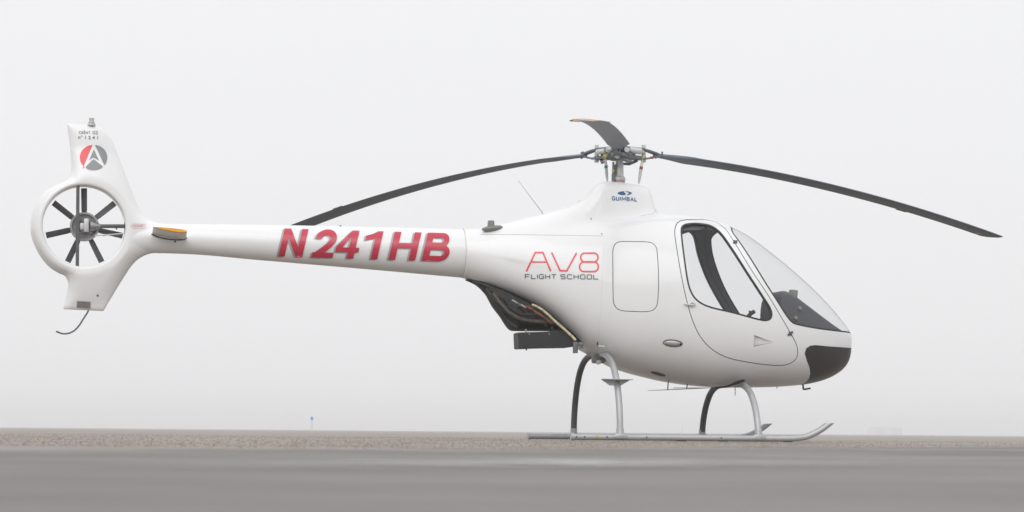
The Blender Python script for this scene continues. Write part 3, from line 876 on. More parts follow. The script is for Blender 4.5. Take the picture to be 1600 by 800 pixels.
# ---- horizontal stabiliser --------------------------------------------------
for side in (-1, 1):
    st = bpy.data.objects.new('stabiliser', None); COL.objects.link(st); st.parent = H
    r0, r1 = pt(237.5, 366, -0.08), pt(291, 373, -0.08)
    t0, t1 = pt(239.5, 354.5, -0.50), pt(292.5, 361.3, -0.50)
    def rows(n0, n1, name, m):
        bm = bmesh.new(); R_ = []
        for i in range(n0, n1 + 1):
            f = i / 10
            a_, b_ = r0.lerp(t0, f), r1.lerp(t1, f)
            row = []
            for j in range(20):
                t = 2 * PI * j / 20; cx = 0.5 - 0.5 * math.cos(t)
                cc = 1 - cx                        # rounded nose towards the front
                th_ = 0.10 * (math.sqrt(max(cc, 0)) * 0.2969 - 0.126 * cc - 0.3516 * cc**2 + 0.2843 * cc**3 - 0.1036 * cc**4) / 0.2 * (1 if math.sin(t) > 0 else -1)
                p = a_.lerp(b_, cx); ch = (b_ - a_).length
                p = p + Vector((0, 0, 1)) * th_ * ch * (0.75 if math.sin(t) > 0 else 1.15)
                row.append(bm.verts.new((p.x, p.y * (1 if side < 0 else -1), p.z)))
            R_.append(row)
        for a_, b_ in zip(R_, R_[1:]):
            for k in range(20): bm.faces.new((a_[k], a_[(k + 1) % 20], b_[(k + 1) % 20], b_[k]))
        bm.faces.new(R_[0]); bm.faces.new(R_[-1])
        return build(name, bm, m, st, ang=60)
    rows(0, 9, 'stabiliser_blade', WHITE)
    rows(9, 10, 'stabiliser_tip', ORANGE)
    # dark line along the root
    bm = bmesh.new(); c0, c1 = pt(236, 367.5, -0.09), pt(292, 374, -0.09)
    pts_ = []
    for a_, b_ in ((236.5, 365.5), (243, 369), (255, 372.4), (270, 374.6), (283, 374.8), (290, 373.2), (292, 371)):
        l, n = cast(a_, b_, BOOM_BVH)
        if l is not None: pts_.append((l.x, l.y * (1 if side < 0 else -1), l.z))
    tube(bm, spline(pts_, 4, closed=False), 0.0045, 8); build('root_line', bm, RUBBER, st)
stud('boom_screw', 273.5, 377.5, BOOM_BVH, 0.007, 0.004, RUBBER, boom)
l = pt(532, 353.6, 0); bm = bmesh.new(); lathe(bm, (l.x, 0, l.z - 0.004), (0, 0, 1), [(0, 0.007), (0.012, 0.006)], 10); build('boom_fitting', bm, RUBBER, boom)
l = pt(335, 350.6, 0); bm = bmesh.new(); lathe(bm, (l.x, 0, l.z - 0.004), (0, 0, 1), [(0, 0.006), (0.008, 0.005)], 10); build('boom_fitting', bm, PALEGREY, boom)

# ---- flat print -------------------------------------------------------------
def cdt(polys):
    verts, faces = [], []
    for p in polys:
        b = len(verts); verts += [Vector((x, y)) for x, y in p]; faces.append(list(range(b, b + len(p))))
    v, e, f, *_ = delaunay_2d_cdt(verts, [], faces, 1, 1e-4)
    def inside(x, y, p):
        c = False; j = len(p) - 1
        for i in range(len(p)):
            (xi, yi), (xj, yj) = p[i], p[j]
            if (yi > y) != (yj > y) and x < (xj - xi) * (y - yi) / (yj - yi) + xi: c = not c
            j = i
        return c
    keep = []                                            # leaves the counters of the letters open
    for t in f:
        cx = sum(v[i].x for i in t) / len(t); cy = sum(v[i].y for i in t) / len(t)
        if any(inside(cx, cy, p) for p in polys): keep.append(t)
    return v, keep
def decal(name, polys, bvh, m, parent, off=0.002, step=3.0):
    v, f = cdt(polys)
    bm = bmesh.new(); vs_ = [bm.verts.new((p.x, p.y, 0)) for p in v]
    for t in f:
        try: bm.faces.new([vs_[i] for i in t])
        except ValueError: pass
    lo = [min(p[i] for p in v) for i in (0, 1)]; hi = [max(p[i] for p in v) for i in (0, 1)]
    for ax in (0, 1):
        c = lo[ax] + step
        while c < hi[ax]:
            no = Vector((1, 0, 0)) if ax == 0 else Vector((0, 1, 0))
            bmesh.ops.bisect_plane(bm, geom=bm.verts[:] + bm.edges[:] + bm.faces[:], plane_co=no * c, plane_no=no)
            c += step
    bad = []
    for q in bm.verts:
        l, n = cast(q.co.x, q.co.y, bvh)
        if l is None: bad.append(q)
        else: q.co = l - ray(q.co.x, q.co.y) * off
    bmesh.ops.delete(bm, geom=bad, context='VERTS')
    me = bpy.data.meshes.new(name)
    bm.normal_update()
    if sum(fc.normal.y * fc.calc_area() for fc in bm.faces) > 0: bmesh.ops.reverse_faces(bm, faces=bm.faces[:])
    bm.to_mesh(me); bm.free()
    o = link(name, me, parent, [m]); me.shade_smooth(); return o
def ribbon(pts, wd, closed=False):
    P = [Vector(p) for p in pts]; n = len(P); L, R_ = [], []
    for i in range(n):
        if closed: a_, b_ = P[i - 1], P[(i + 1) % n]
        else: a_, b_ = P[max(i - 1, 0)], P[min(i + 1, n - 1)]
        e1 = (P[i] - a_); e2 = (b_ - P[i])
        e1 = e1.normalized() if e1.length > 1e-9 else e2.normalized(); e2 = e2.normalized() if e2.length > 1e-9 else e1
        n1, n2 = Vector((-e1.y, e1.x)), Vector((-e2.y, e2.x)); m = (n1 + n2)
        m = m.normalized() if m.length > 1e-6 else n1
        q = m * (wd / 2 / max(m.dot(n1), 0.5)); L.append(P[i] + q); R_.append(P[i] - q)
    out = []
    for i in range(n if closed else n - 1):
        j = (i + 1) % n; out.append([tuple(L[i]), tuple(L[j]), tuple(R_[j]), tuple(R_[i])])
    return out
def arc(cx, cy, rx, ry, a0, a1, n=12):
    return [(cx + rx * math.cos(math.radians(a0 + (a1 - a0) * i / n)), cy + ry * math.sin(math.radians(a0 + (a1 - a0) * i / n))) for i in range(n + 1)]

# registration letters: outlines in letter units (u across, v up), slanted on the boom
CAPH = 44.0
def reg():
    polys = []
    def place(u0, ps):
        for p in ps:
            q = []
            for u, v in p:
                X = u0 + u; base = 400.8 + (X - 434.9) * 0.0295
                q.append((X + 0.228 * v, base - v))
            polys.append(q)
    Sx = 10.2
    place(434.9, [[(0,0),(Sx-0.6,0),(Sx-0.6,44),(0,44)], [(27.6,0),(37.2,0),(37.2,44),(27.6,44)], [(0.5,44),(10.2,44),(36.8,0),(27.2,0)]])
    # 2
    place(486.4, ribbon([(4.9,29.5)] + arc(16.6,29.9,11.6,10.0,178,-25,16) + [(24.6,21.0),(16.5,12.8),(9.0,6.5)], 9.4) + [[(0,0),(33,0),(33,8.2),(0,8.2)], [(0,0),(0.4,4.5),(6,10.2),(13.5,10.4),(12,6),(12,0)]])
    # 4
    place(521.6, [[(20.0,0),(30.2,0),(30.2,44),(20.0,44)], [(0,9.6),(36,9.6),(36,17.2),(0,17.2)], [(0,17.2),(9.6,17.2),(26,44),(20.0,44),(0,18.5)]])
    # 1
    place(563.0, [[(16,0),(26.2,0),(26.2,44),(18.5,44),(16,40)], [(1.2,29.2),(1.2,36.6),(8,38.6),(14,41.0),(18.5,44),(21,44),(21,34),(14,32)]])
    # H
    place(607.0, [[(0,0),(Sx,0),(Sx,44),(0,44)], [(31.4,0),(41.6,0),(41.6,44),(31.4,44)], [(Sx-1,18.6),(32,18.6),(32,27.0),(Sx-1,27.0)]])
    # B
    place(658.6, [[(0,0),(Sx,0),(Sx,44),(0,44)]] + ribbon([(6,40.1),(24,40.1)] + arc(24.5,32.6,7.4,7.5,85,-85,10) + [(24,25.1),(6,25.1)], 8.0) + ribbon([(6,21.6),(26,21.6)] + arc(27.0,12.9,9.6,8.8,85,-85,12) + [(26,4.1),(6,4.1)], 8.2))
    return polys
RP = reg()
decal('registration_lettering', RP, BOOM_BVH, RED, boom, 0.0075)
decal('registration_shadow', [[(x - 3.2, y + 1.3) for x, y in p] for p in RP], BOOM_BVH, GREYVINYL, boom, 0.004)

def z5(pts): return [(700 + x / 6.154, 330 + y / 6.154) for x, y in pts]
AV = ribbon(z5([(752,580),(840,397),(913,397),(988,578)]), 2.6) + ribbon(z5([(800,488),(948,489)]), 2.3) + ribbon(z5([(996,396),(1078,571),(1142,573),(1236,400)]), 2.6)
def rrect(x0, y0, x1, y1, r, n=6):
    return arc(x1 - r, y0 + r, r, r, -90, 0, n) + arc(x1 - r, y1 - r, r, r, 0, 90, n) + arc(x0 + r, y1 - r, r, r, 90, 180, n) + arc(x0 + r, y0 + r, r, r, 180, 270, n)
AV += ribbon(z5(rrect(1276,403,1442,486,38)), 2.5, True) + ribbon(z5(rrect(1265,488,1445,580,42)), 2.5, True)
decal('school_logo', AV, HULL_BVH, REDLOGO, body, 0.003)
# stroke letters, unit box 1 x 1
SF = {'F': [[(0,0),(0,1),(1,1)], [(0,.5),(.85,.5)]], 'L': [[(0,1),(0,0),(1,0)]], 'I': [[(0,0),(0,1)]],
      'G': [[(1,.86),(.82,1),(.18,1),(0,.82),(0,.18),(.18,0),(.82,0),(1,.14),(1,.48),(.55,.48)]],
      'H': [[(0,0),(0,1)], [(1,0),(1,1)], [(0,.5),(1,.5)]], 'T': [[(0,1),(1,1)], [(.5,0),(.5,1)]],
      'S': [[(.98,.85),(.84,1),(.16,1),(0,.86),(0,.64),(.14,.5),(.86,.5),(1,.36),(1,.14),(.84,0),(.16,0),(.02,.15)]],
      'C': [[(1,.84),(.84,1),(.16,1),(0,.84),(0,.16),(.16,0),(.84,0),(1,.16)]],
      'U': [[(0,1),(0,.2),(.2,0),(.8,0),(1,.2),(1,1)]], 'M': [[(0,0),(0,1),(.5,.25),(1,1),(1,0)]], 'A': [[(0,0),(.5,1),(1,0)], [(.22,.32),(.78,.32)]],
      'B': [[(0,0),(0,1),(.75,1),(.92,.88),(.92,.64),(.75,.52),(0,.52)], [(.75,.52),(1,.38),(1,.14),(.8,0),(0,0)]],
      'O': [[(.5,1),(.16,1),(0,.84),(0,.16),(.16,0),(.84,0),(1,.16),(1,.84),(.84,1),(.5,1)]]}
def stroke_text(txt, x0, y0, x1, y1, hgt, wd, adv=1.45, space=0.75):
    tot = 0; xs_ = []; gap = adv - 1; wide = {'I': 0.05, 'M': 1.35, 'B': 0.9, 'L': 0.85}
    for ch in txt:
        if ch == ' ': tot += space; continue
        xs_.append((ch, tot)); tot += (wide.get(ch, 1.0) if adv > 1.46 else (0 if ch == 'I' else 1.0)) + gap
    tot -= gap
    sc = (x1 - x0) / tot; out = []
    for ch, t in xs_:
        for stk in SF[ch]:
            q = []
            for u, v in stk:
                X = x0 + (t + u * (wide.get(ch, 1.0) if adv > 1.46 else 1)) * sc; q.append((X, y0 + (y1 - y0) * (X - x0) / (x1 - x0) - v * hgt))
            out += ribbon(q, wd)
    return out
decal('school_lettering', stroke_text('FLIGHT', 820.6, 435.2, 868.6, 435.5, 6.5, 1.35), HULL_BVH, DARKVINYL, body, 0.003)
decal('school_lettering', stroke_text('SCHOOL', 876.2, 435.6, 934.6, 436.0, 6.5, 1.35), HULL_BVH, DARKVINYL, body, 0.003)

def font_polys(txt, bold=0.0, spc=1.0):
    cu = bpy.data.curves.new('t', 'FONT'); cu.body = txt; cu.offset = bold; cu.space_character = spc; cu.resolution_u = 4
    o = bpy.data.objects.new('t', cu); COL.objects.link(o)
    bpy.context.view_layer.update()
    me = bpy.data.meshes.new_from_object(o.evaluated_get(bpy.context.evaluated_depsgraph_get()))
    ps = [[(me.vertices[i].co.x, me.vertices[i].co.y) for i in p.vertices] for p in me.polygons]
    bpy.data.objects.remove(o); bpy.data.curves.remove(cu); bpy.data.meshes.remove(me)
    return ps
def text_decal(name, txt, x0, yb0, x1, yb1, hgt, bvh, m, parent, bold=0.0, off=0.003, spc=1.0):
    ps = font_polys(txt, bold, spc); ax = [u for p in ps for u, v in p]; ay = [v for p in ps for u, v in p]
    l, r, b = min(ax), max(ax), 0.0
    t = max(ay); sx_ = (x1 - x0) / (r - l); sy = hgt / t
    polys = []
    for p in ps:
        q = []
        for u, v in p:
            X = x0 + (u - l) * sx_; q.append((X, yb0 + (yb1 - yb0) * (X - x0) / (x1 - x0) - v * sy))
        polys.append(q)
    return decal(name, polys, bvh, m, parent, off, 4.0)
decal('maker_lettering', stroke_text('GUIMBAL', 956.8, 312.4, 995.2, 314.2, 5.2, 1.25, 1.62), HULL_BVH, BLUE, body, 0.003)
ecx, ecy = 976.1, 301.8
em_l = arc(ecx, ecy, 11, 3.1, 90, 270, 16) + [(ecx - 1.5, ecy - 2.2), (ecx + 1.6, ecy + 0.5), (ecx + 1.0, ecy + 3.0)]
em_r = [(ecx + 0.6, ecy - 3.1)] + arc(ecx, ecy, 11, 3.1, -80, 72, 14) + [(ecx + 4.2, ecy + 1.6), (ecx + 7.6, ecy + 0.1), (ecx + 5.2, ecy - 1.2)]
decal('maker_emblem', [em_l, em_r], HULL_BVH, BLUE, body, 0.003)
text_decal('type_lettering', 'cabri', 123.0, 208.6, 140.6, 209.3, 5.6, FIN_BVH, DARKVINYL, fin, 0.0)
text_decal('type_lettering', 'G2', 144.3, 209.4, 153.0, 209.8, 5.2, FIN_BVH, DARKVINYL, fin, 0.012, spc=1.08)
text_decal('serial_lettering', 'n° 1 2 4 1', 122.2, 216.6, 153.2, 217.6, 5.2, FIN_BVH, DARKVINYL, fin, 0.015)
# round emblem on the fin: red and grey halves with a white A between
def zf(pts): return [(30 + x / 5.3333, 170 + y / 5.3333) for x, y in pts]
C0, CR = (620, 406), 115
def on(a_): return (C0[0] + CR * math.cos(math.radians(a_)), C0[1] - 106 * math.sin(math.radians(a_)))
redp = [(610,302)] + [on(t) for t in range(98, 232, 6)] + [(527,500)]
decal('round_emblem', [zf(redp)], FIN_BVH, REDLOGO, fin, 0.003)
g1 = [(632,303)] + [on(t) for t in range(80, -42, -6)] + [(709,468)]
g2 = [(553,484),(588,449),(612,424),(622,420),(698,480)] + [on(t) for t in range(-50, -128, -6)]
g3 = [(622,336),(666,432),(622,406),(606,410),(590,424),(582,430)]
decal('round_emblem', [zf(g1), zf(g2), zf(g3)], FIN_BVH, GREYLOGO, fin, 0.003)
# danger arrow by the fan
def zd(pts): return [(195 + x / 14.545, 340 + y / 14.545) for x, y in pts]
decal('warning_arrow', ribbon(zd([(135,192),(190,145),(460,150),(460,235),(185,238)]), 0.7, True), FIN_BVH, PINK, fin, 0.003)
text_decal('warning_lettering', 'DANGER', 208.3, 354.2, 224.3, 354.0, 2.2, FIN_BVH, REDBAND, fin, 0.01, spc=1.1)

# ---- seams and small fittings on the hull -----------------------------------
def seam(name, pxs, bvh, m, parent, r=0.0022, per=6):
    bm = bmesh.new(); p = surf_pts(pxs, bvh, per, off=-r * 0.4)
    tube(bm, p, r, 6); return build(name, bm, m, parent)
seam('cowl_seam', [(750,366.3),(800,366.6),(850,367.2),(900,368),(943,368.8)], HULL_BVH, SEAM, body, 0.0018)
seam('frame_seam', [(944,372),(942,420),(939,480),(936,520),(933,549)], HULL_BVH, mat('seam_filler_pale', (0.52, 0.52, 0.52), 0.6), body, 0.0011)
seam('roof_seam', [(1000,337.5),(1022,332.5),(1025,326)], HULL_BVH, GREYVINYL, body, 0.002)
for a_, b_ in ((905, 310), (848, 332), (923.5, 342), (940, 365.6)):
    stud('cowl_screw', a_, b_, HULL_BVH, 0.006, 0.003, SEAM, body)
# whip antenna on the cowl
l, n = cast2(848.5, 332.5); 
bm = bmesh.new(); tip = pt(809.5, 282, l.y); tube(bm, [l, l.lerp(tip, 0.5), tip], [0.0024, 0.0019, 0.0013], 6); build('whip_antenna', bm, ANTGREY, H)
# navigation antenna on the spine
bm = bmesh.new()
LS, NS_ = cast2(769, 358.5); SY = LS.y - 0.012
a_, b_ = pt(752.5, 357.5, SY), pt(786, 354, SY)
rows = []
for i in range(13):
    f = i / 12; e = math.sqrt(max(1 - (2 * f - 1) ** 2, 0)); c = a_.lerp(b_, f)
    rows.append([bm.verts.new((c.x, c.y - 0.035 * e * math.cos(t), c.z - 0.004 + 0.024 * (e * 0.9 + 0.1) * math.sin(t) * (0.85 if math.sin(t) > 0 else 1.0))) for t in [2 * PI * k / 14 for k in range(14)]])
for r_, s_ in zip(rows, rows[1:]):
    for k in range(14): bm.faces.new((r_[k], r_[(k + 1) % 14], s_[(k + 1) % 14], s_[k]))
bm.faces.new(rows[0]); bm.faces.new(rows[-1])
ant = build('spine_light', bm, ANTGREY, H)
c = pt(767.2, 350, SY); bm = bmesh.new(); lathe(bm, (c.x, c.y, c.z - 0.03), (0, 0, 1), [(0, 0.028), (0.035, 0.026), (0.053, 0.024), (0.056, 0.021)], 20); build('spine_light_lens', bm, ANTGREY, ant)
# door handle, hinges, vent, oval step light
l, n = cast(1079, 476); bm = bmesh.new()
tube(bm, [cast(1068.5, 475.4)[0] + n * 0.016, cast(1075, 476)[0] + n * 0.018, cast(1082, 477.2)[0] + n * 0.017, cast(1086, 475.5)[0] + n * 0.01], [0.005, 0.007, 0.009, 0.007], 8)
tube(bm, [cast(1080, 474)[0], cast(1080.5, 473)[0] + n * 0.013, cast(1083, 473.4)[0] + n * 0.013, cast(1084.5, 475)[0]], 0.005, 8)
tube(bm, [l, l + n * 0.018], 0.008, 8)
build('door_handle', bm, PALEGREY, DOORN)
for a_, b_ in ((1148.5, 378.5), (1234.5, 521)):
    l, n = cast(a_, b_); bm = bmesh.new()
    e = ray(a_ + 3, b_ + 4) - ray(a_, b_); e = (e - n * e.dot(n)).normalized(); sv = n.cross(e)
    rot = Matrix((e, sv, n)).transposed()
    box(bm, l + n * 0.005, (0.034, 0.012, 0.014), rot, 0.003)
    box(bm, l + n * 0.004 + sv * 0.014, (0.014, 0.022, 0.01), rot, 0.002); box(bm, l + n * 0.004 - sv * 0.014, (0.014, 0.022, 0.01), rot, 0.002)
    build('door_hinge', bm, DARKTUBE, DOORN)
def hull_pt(px, py): return cast(px, py)
bm = bmesh.new(); rows = []
for i in range(13):                          # oval chrome fitting on the flank
    f = i / 12; e = math.sqrt(max(1 - abs(2 * f - 1) ** 3, 0)); px_ = 1038 + 26 * f; py_ = 535.2 + 2.2 * f
    l, n = cast(px_, py_); up = (Vector((0, 0, 1)) - n * n.z).normalized()
    rows.append([bm.verts.new(l + up * (0.020 * e + 0.001) * math.cos(t) + n * (0.013 * e + 0.001) * max(math.sin(t), -0.2)) for t in [2 * PI * k / 16 for k in range(16)]])
for r_, s_ in zip(rows, rows[1:]):
    for k in range(16): bm.faces.new((r_[k], r_[(k + 1) % 16], s_[(k + 1) % 16], s_[k]))
bm.faces.new(rows[0]); bm.faces.new(rows[-1])
fit = build('fuel_drain_cover', bm, ALU, body)
bm = bmesh.new(); ps = []
for k in range(24):
    t = 2 * PI * k / 24; cx, sy_ = math.cos(t), math.sin(t)
    l, n = cast(1051.2 + 15 * cx * (1 - 0.06 * sy_ * sy_), 536.2 + 5.3 * sy_ + 1.1 * cx); ps.append(l + n * 0.001)
tube(bm, ps + [ps[0]], 0.0035, 6); build('cover_rim', bm, DARKTUBE, fit)
for a_ in (1044, 1058): stud('cover_screw', a_, 537, None, 0.006, 0.013, STEEL, fit)
l, n = cast(1063, 537.5); bm = bmesh.new(); lathe(bm, l, n, [(0, 0.009), (0.010, 0.008)], 10); build('cover_port', bm, RUBBER, fit)
# triangular scoop in the door
tri = [cast(a_, b_) for a_, b_ in ((1178.6, 523.5), (1207.5, 534.8), (1177.6, 541.5))]
bm = bmesh.new()
o_ = [bm.verts.new(l + n * 0.0012) for l, n in tri]
cx = sum((l for l, n in tri), Vector()) / 3; nn = tri[0][1]
i_ = [bm.verts.new(l.lerp(cx, 0.16) + n * 0.0065) for l, n in tri]
q_ = [bm.verts.new(l.lerp(cx, 0.30) + n * 0.0015) for l, n in tri]
for k in range(3):
    bm.faces.new((o_[k], o_[(k + 1) % 3], i_[(k + 1) % 3], i_[k])); bm.faces.new((i_[k], i_[(k + 1) % 3], q_[(k + 1) % 3], q_[k]))
bm.free()
# belly: oval port, antennas, pitot
l, n = cast(1028, 584)
bm = bmesh.new()
rows = [bm.verts.new(cast(1028.5 + 12 * math.cos(t), 584 + 2.6 * math.sin(t) + 3 * math.cos(t))[0] + n * 0.002) for t in [2 * PI * k / 24 for k in range(24)] if cast(1028.5 + 12 * math.cos(t), 584 + 2.6 * math.sin(t) + 3 * math.cos(t))[0] is not None]
bm.faces.new(rows); build('belly_port', bm, DARKTUBE, body)
def rod(name, pts_, r, m=RUBBER, parent=H):
    bm = bmesh.new(); tube(bm, pts_, r, 8); return build(name, bm, m, parent)
rod('belly_antenna', [pt(1045.5, 593, -0.12), pt(1044, 597, -0.12), pt(1043.3, 609.6, -0.12)], 0.0045)
rod('belly_antenna', [pt(1074.5, 595, -0.1), pt(1073, 607, -0.1)], 0.0045)
rod('antenna_wire', [pt(1012, 610.3, -0.12), pt(1043.3, 609, -0.12), pt(1122, 605.5, -0.05)], [0.0016, 0.003, 0.002], ANTGREY)
rod('antenna_wire', [pt(1052, 606.2, -0.1), pt(1120, 606, -0.05)], 0.0025, ANTGREY)
rod('drain_pipe', [pt(1148.6, 603, -0.05), pt(1148.6, 618, -0.05)], 0.0035, STEEL)
rod('drain_pipe', [pt(1214, 602, 0.0), pt(1214, 607, 0.0)], 0.004, GREYVINYL)
rod('pitot_tube', [pt(1254.3, 598, 0), pt(1255.3, 608.6, 0), pt(1257, 608.4, 0), pt(1266.5, 606.6, 0)], [0.0075, 0.007, 0.007, 0.006], RUBBER)

# ---- cabin interior -----------------------------------------------------------
con = [(1187,512),(1189,486),(1203,492),(1204,472),(1207,460),(1214,456),(1226,461),(1245,475),(1270,495),(1299,517.5)]
bm = bmesh.new(); rows = []
CP = spline([pt(a_, b_) for a_, b_ in con[2:]], 5, closed=False)
base = pt(1200, 530).z
for p in CP:
    wd = min(0.29, w_(qn(p.x)) * 0.86)
    row = []
    for j in range(25):
        f = -1 + 2 * j / 24
        e = (1 - abs(f) ** 6.0) ** (1 / 6.0)
        row.append(bm.verts.new((p.x, wd * f, base + (p.z - base) * (0.25 + 0.75 * e) if p.z > base else p.z)))
    rows.append(row)
for r_, s_ in zip(rows, rows[1:]):
    for k in range(24): bm.faces.new((r_[k], r_[k + 1], s_[k + 1], s_[k]))
low = [bm.verts.new((v.co.x, v.co.y, base - 0.10)) for v in rows[0]]
for k in range(24): bm.faces.new((rows[0][k], low[k], low[k + 1], rows[0][k + 1]))
build('instrument_panel', bm, LINER, H)
c = pt(1239.5, 460, 0.0); bm = bmesh.new(); box(bm, c, (0.060, 0.050, 0.070), Matrix.Rotation(0.08, 3, 'Y'), 0.006); tube(bm, [pt(1235, 467, 0), pt(1233, 476, 0)], 0.007, 8); build('navigation_display', bm, ANTGREY, H)
c = pt(1257.5, 481, 0.0); bm = bmesh.new(); lathe(bm, (c.x - 0.03, 0, c.z - 0.02), (0.83, 0, -0.55), [(0, 0.022), (0.01, 0.036), (0.05, 0.034), (0.066, 0.015)], 16); build('compass', bm, RUBBER, H)
for (a_, b_) in ((1249.5, 482), (1243, 497)):
    l = pt(a_, b_, -0.3); 
    bm = bmesh.new(); lathe(bm, l, (0.2, -1, 0.3), [(0, 0.016), (0.01, 0.015), (0.012, 0.008)], 12); build('panel_vent', bm, ANTGREY, H)
rod('cyclic_grip', spline([pt(1163, 500, -0.1), pt(1169, 494.5, -0.1), pt(1174, 489.5, -0.1), pt(1179, 486.5, -0.1)], 4, closed=False), 0.016, RUBBER)
rod('cyclic_switch', [pt(1172, 489, -0.1), pt(1171, 485.6, -0.1)], 0.008, RUBBER)
bm = bmesh.new(); box(bm, pt(1110.5, 357.2, 0.1), (0.068, 0.05, 0.012), Matrix.Rotation(math.radians(22), 3, 'Y'), 0.002); build('roof_placard', bm, PLACARD, H)
HLP = [pt(a_, b_, -0.42) for a_, b_ in ((1030,325),(1030,359.5),(1064,359.5),(1098,357.5),(1110,353),(1116,346),(1116,325))]
hl = to_obj(shell_of(0.030, 0.055)); with_cut(hl, [(p.x, p.z) for p in HLP], 'INTERSECT'); finish(hl, 'headliner', [LINER, LINER], H)
# two low seats, their backs below the window line
for y in (-0.26, 0.26):
    se = bpy.data.objects.new('seat', None); COL.objects.link(se); se.parent = H
    bx = pt(1060, 500).x; bm = bmesh.new(); box(bm, (bx + 0.24, y, 0.86), (0.46, 0.40, 0.10), None, 0.03); build('seat_cushion', bm, SEATCLOTH, se)
    bm = bmesh.new(); box(bm, (bx - 0.06, y, 0.86), (0.09, 0.40, 0.22), Matrix.Rotation(-0.2, 3, 'Y'), 0.03); build('seat_back', bm, SEATCLOTH, se)

# ---- engine bay under the fuselage ------------------------------------------------
eng = bpy.data.objects.new('engine', None); COL.objects.link(eng); eng.parent = H
up_l = [(729,437),(745,441),(770,450),(800,463),(830,478),(860,501),(884,524),(900,540)]
lo_l = [(729,438.5),(745,446),(761,461),(772,481),(784,496),(793,510),(799,516.5),(812,517.5),(870,518.5),(890,524),(900,541)]
pu = spline([pt(a_, b_) for a_, b_ in up_l], 6, closed=False); pl = spline([pt(a_, b_) for a_, b_ in lo_l], 6, closed=False)
cu = Curve1([(p.x, p.z) for p in pu]); clo = Curve1([(p.x, p.z) for p in pl])
bm = bmesh.new(); rows = []
ex0, ex1 = pu[0].x, pu[-1].x
for i in range(41):
    x = ex0 + (ex1 - ex0) * i / 40; zt, zb = cu(x) + 0.03, min(clo(x), cu(x) - 0.002)
    wd = 0.05 + 0.16 * math.sin(min(i / 26, 1) * PI / 2)
    row = []
    for j in range(28):
        t = 2 * PI * j / 28; s, c_ = math.sin(t), math.cos(t)
        sy = (abs(s) ** 0.7) * (1 if s > 0 else -1); cz = (abs(c_) ** 0.8) * (1 if c_ > 0 else -1)
        rip = 1 + 0.05 * math.sin(9 * t + x * 14) * (1 if c_ < 0.7 else 0)
        row.append(bm.verts.new((x, -wd * sy * rip, (zt + zb) / 2 + (zt - zb) / 2 * cz)))
    rows.append(row)
for r_, s_ in zip(rows, rows[1:]):
    for k in range(28): bm.faces.new((r_[k], r_[(k + 1) % 28], s_[(k + 1) % 28], s_[k]))
bm.faces.new(rows[0]); bm.faces.new(rows[-1])
build('engine_shroud', bm, SOOT, eng)
rod('exhaust_pipe', spline([pt(771, 459, -0.24), pt(782, 474, -0.27), pt(798, 490, -0.29), pt(820, 500, -0.30), pt(846, 502.5, -0.30), pt(868, 503, -0.29)], 5, closed=False), 0.018, mat('dull_pipe', (0.065, 0.054, 0.046), 0.5, 0.4, var=0.4, vscale=25), eng)
rod('exhaust_pipe', spline([pt(790, 468, -0.25), pt(800, 483, -0.28), pt(816, 491, -0.30), pt(840, 492, -0.30), pt(862, 505, -0.28)], 5, closed=False), 0.014, SOOT, eng)
rod('intake_hose', spline([pt(760, 452, -0.15), pt(778, 478, -0.2), pt(792, 500, -0.22), pt(808, 512, -0.24)], 5, closed=False), 0.022, SOOT, eng)
rod('heat_shield', spline([pt(826, 478, -0.28), pt(836, 487, -0.31), pt(850, 496, -0.33), pt(862, 506, -0.33)], 5, closed=False), 0.009, COPPER, eng)
# black cooler box
bm = bmesh.new()
prism(bm, [(p.x, p.z) for p in [pt(a_, b_, -0.28) for a_, b_ in ((809,519.5),(826,519),(880,517.8),(893,524),(900,533),(903.5,538),(899,541.5),(888,543),(840,543.8),(810,545.2))]], -0.30, -0.10)
bmesh.ops.bevel(bm, geom=bm.edges[:], offset=0.006, segments=2, affect='EDGES')
build('oil_cooler', bm, COOLER, eng)
rod('cooler_drain', [pt(822.5, 543, -0.28), pt(822.5, 547.5, -0.28)], 0.006, RUBBER, eng)
rod('cooler_bracket', [pt(821.5, 514, -0.29), pt(822, 520, -0.29)], 0.006, STEEL, eng)
for a_, b_ in ((827, 522), (858, 522)): 
    l = pt(a_, b_, -0.30); bm = bmesh.new(); lathe(bm, l, (0, -1, 0), [(0, 0.006), (0.004, 0.005)], 8); build('cooler_bolt', bm, STEEL, eng)
# cream seal along the edge of the bay, in short pieces
edge_px = [(831,478.5),(840,482),(848,487),(857,494.5),(866,503),(874,510.5),(883,518),(892,526),(900,534.5)]
for (p, q) in zip(edge_px, edge_px[1:]):
    l0, n0 = cast(p[0], p[1] - 2.5); l1, n1 = cast(q[0] - 0.5, q[1] - 3.0)
    if l0 is None or l1 is None: continue
    W0 = -0.82 * w_(qn(l0.x)); W1 = -0.82 * w_(qn(l1.x))
    a_, b_ = pt(p[0], p[1] - 2.5, W0), pt(q[0] - 0.5, q[1] - 2.8, W1)
    rod('edge_seal', [a_, a_.lerp(b_, 0.5), b_], 0.0095, CREAM, eng)
rod('bay_edge', [pt(a_, b_, -0.23 - 0.2 * (a_ - 735) / 170) for a_, b_ in ((738,439.5),(760,446),(790,458.5),(815,470.5),(832,479))], 0.005, RUBBER, eng)
for a_, b_ in ((804,470),(812,474.5),(818,477.5)):
    rod('engine_fitting', [pt(a_ - 4, b_ - 1.5, -0.3), pt(a_ + 4, b_ + 3.2, -0.3)], 0.0065, PALEGREY if a_ != 812 else STEEL, eng)
rod('red_hose', [pt(822, 478, -0.32), pt(829, 483, -0.32)], 0.009, mat('red_hose_rubber', (0.24, 0.07, 0.055), 0.6), eng)
rod('boom_bolt', [pt(730, 436.8, -0.05), pt(730, 438.8, -0.05)], 0.014, RUBBER, eng)
rr = random.Random(21)
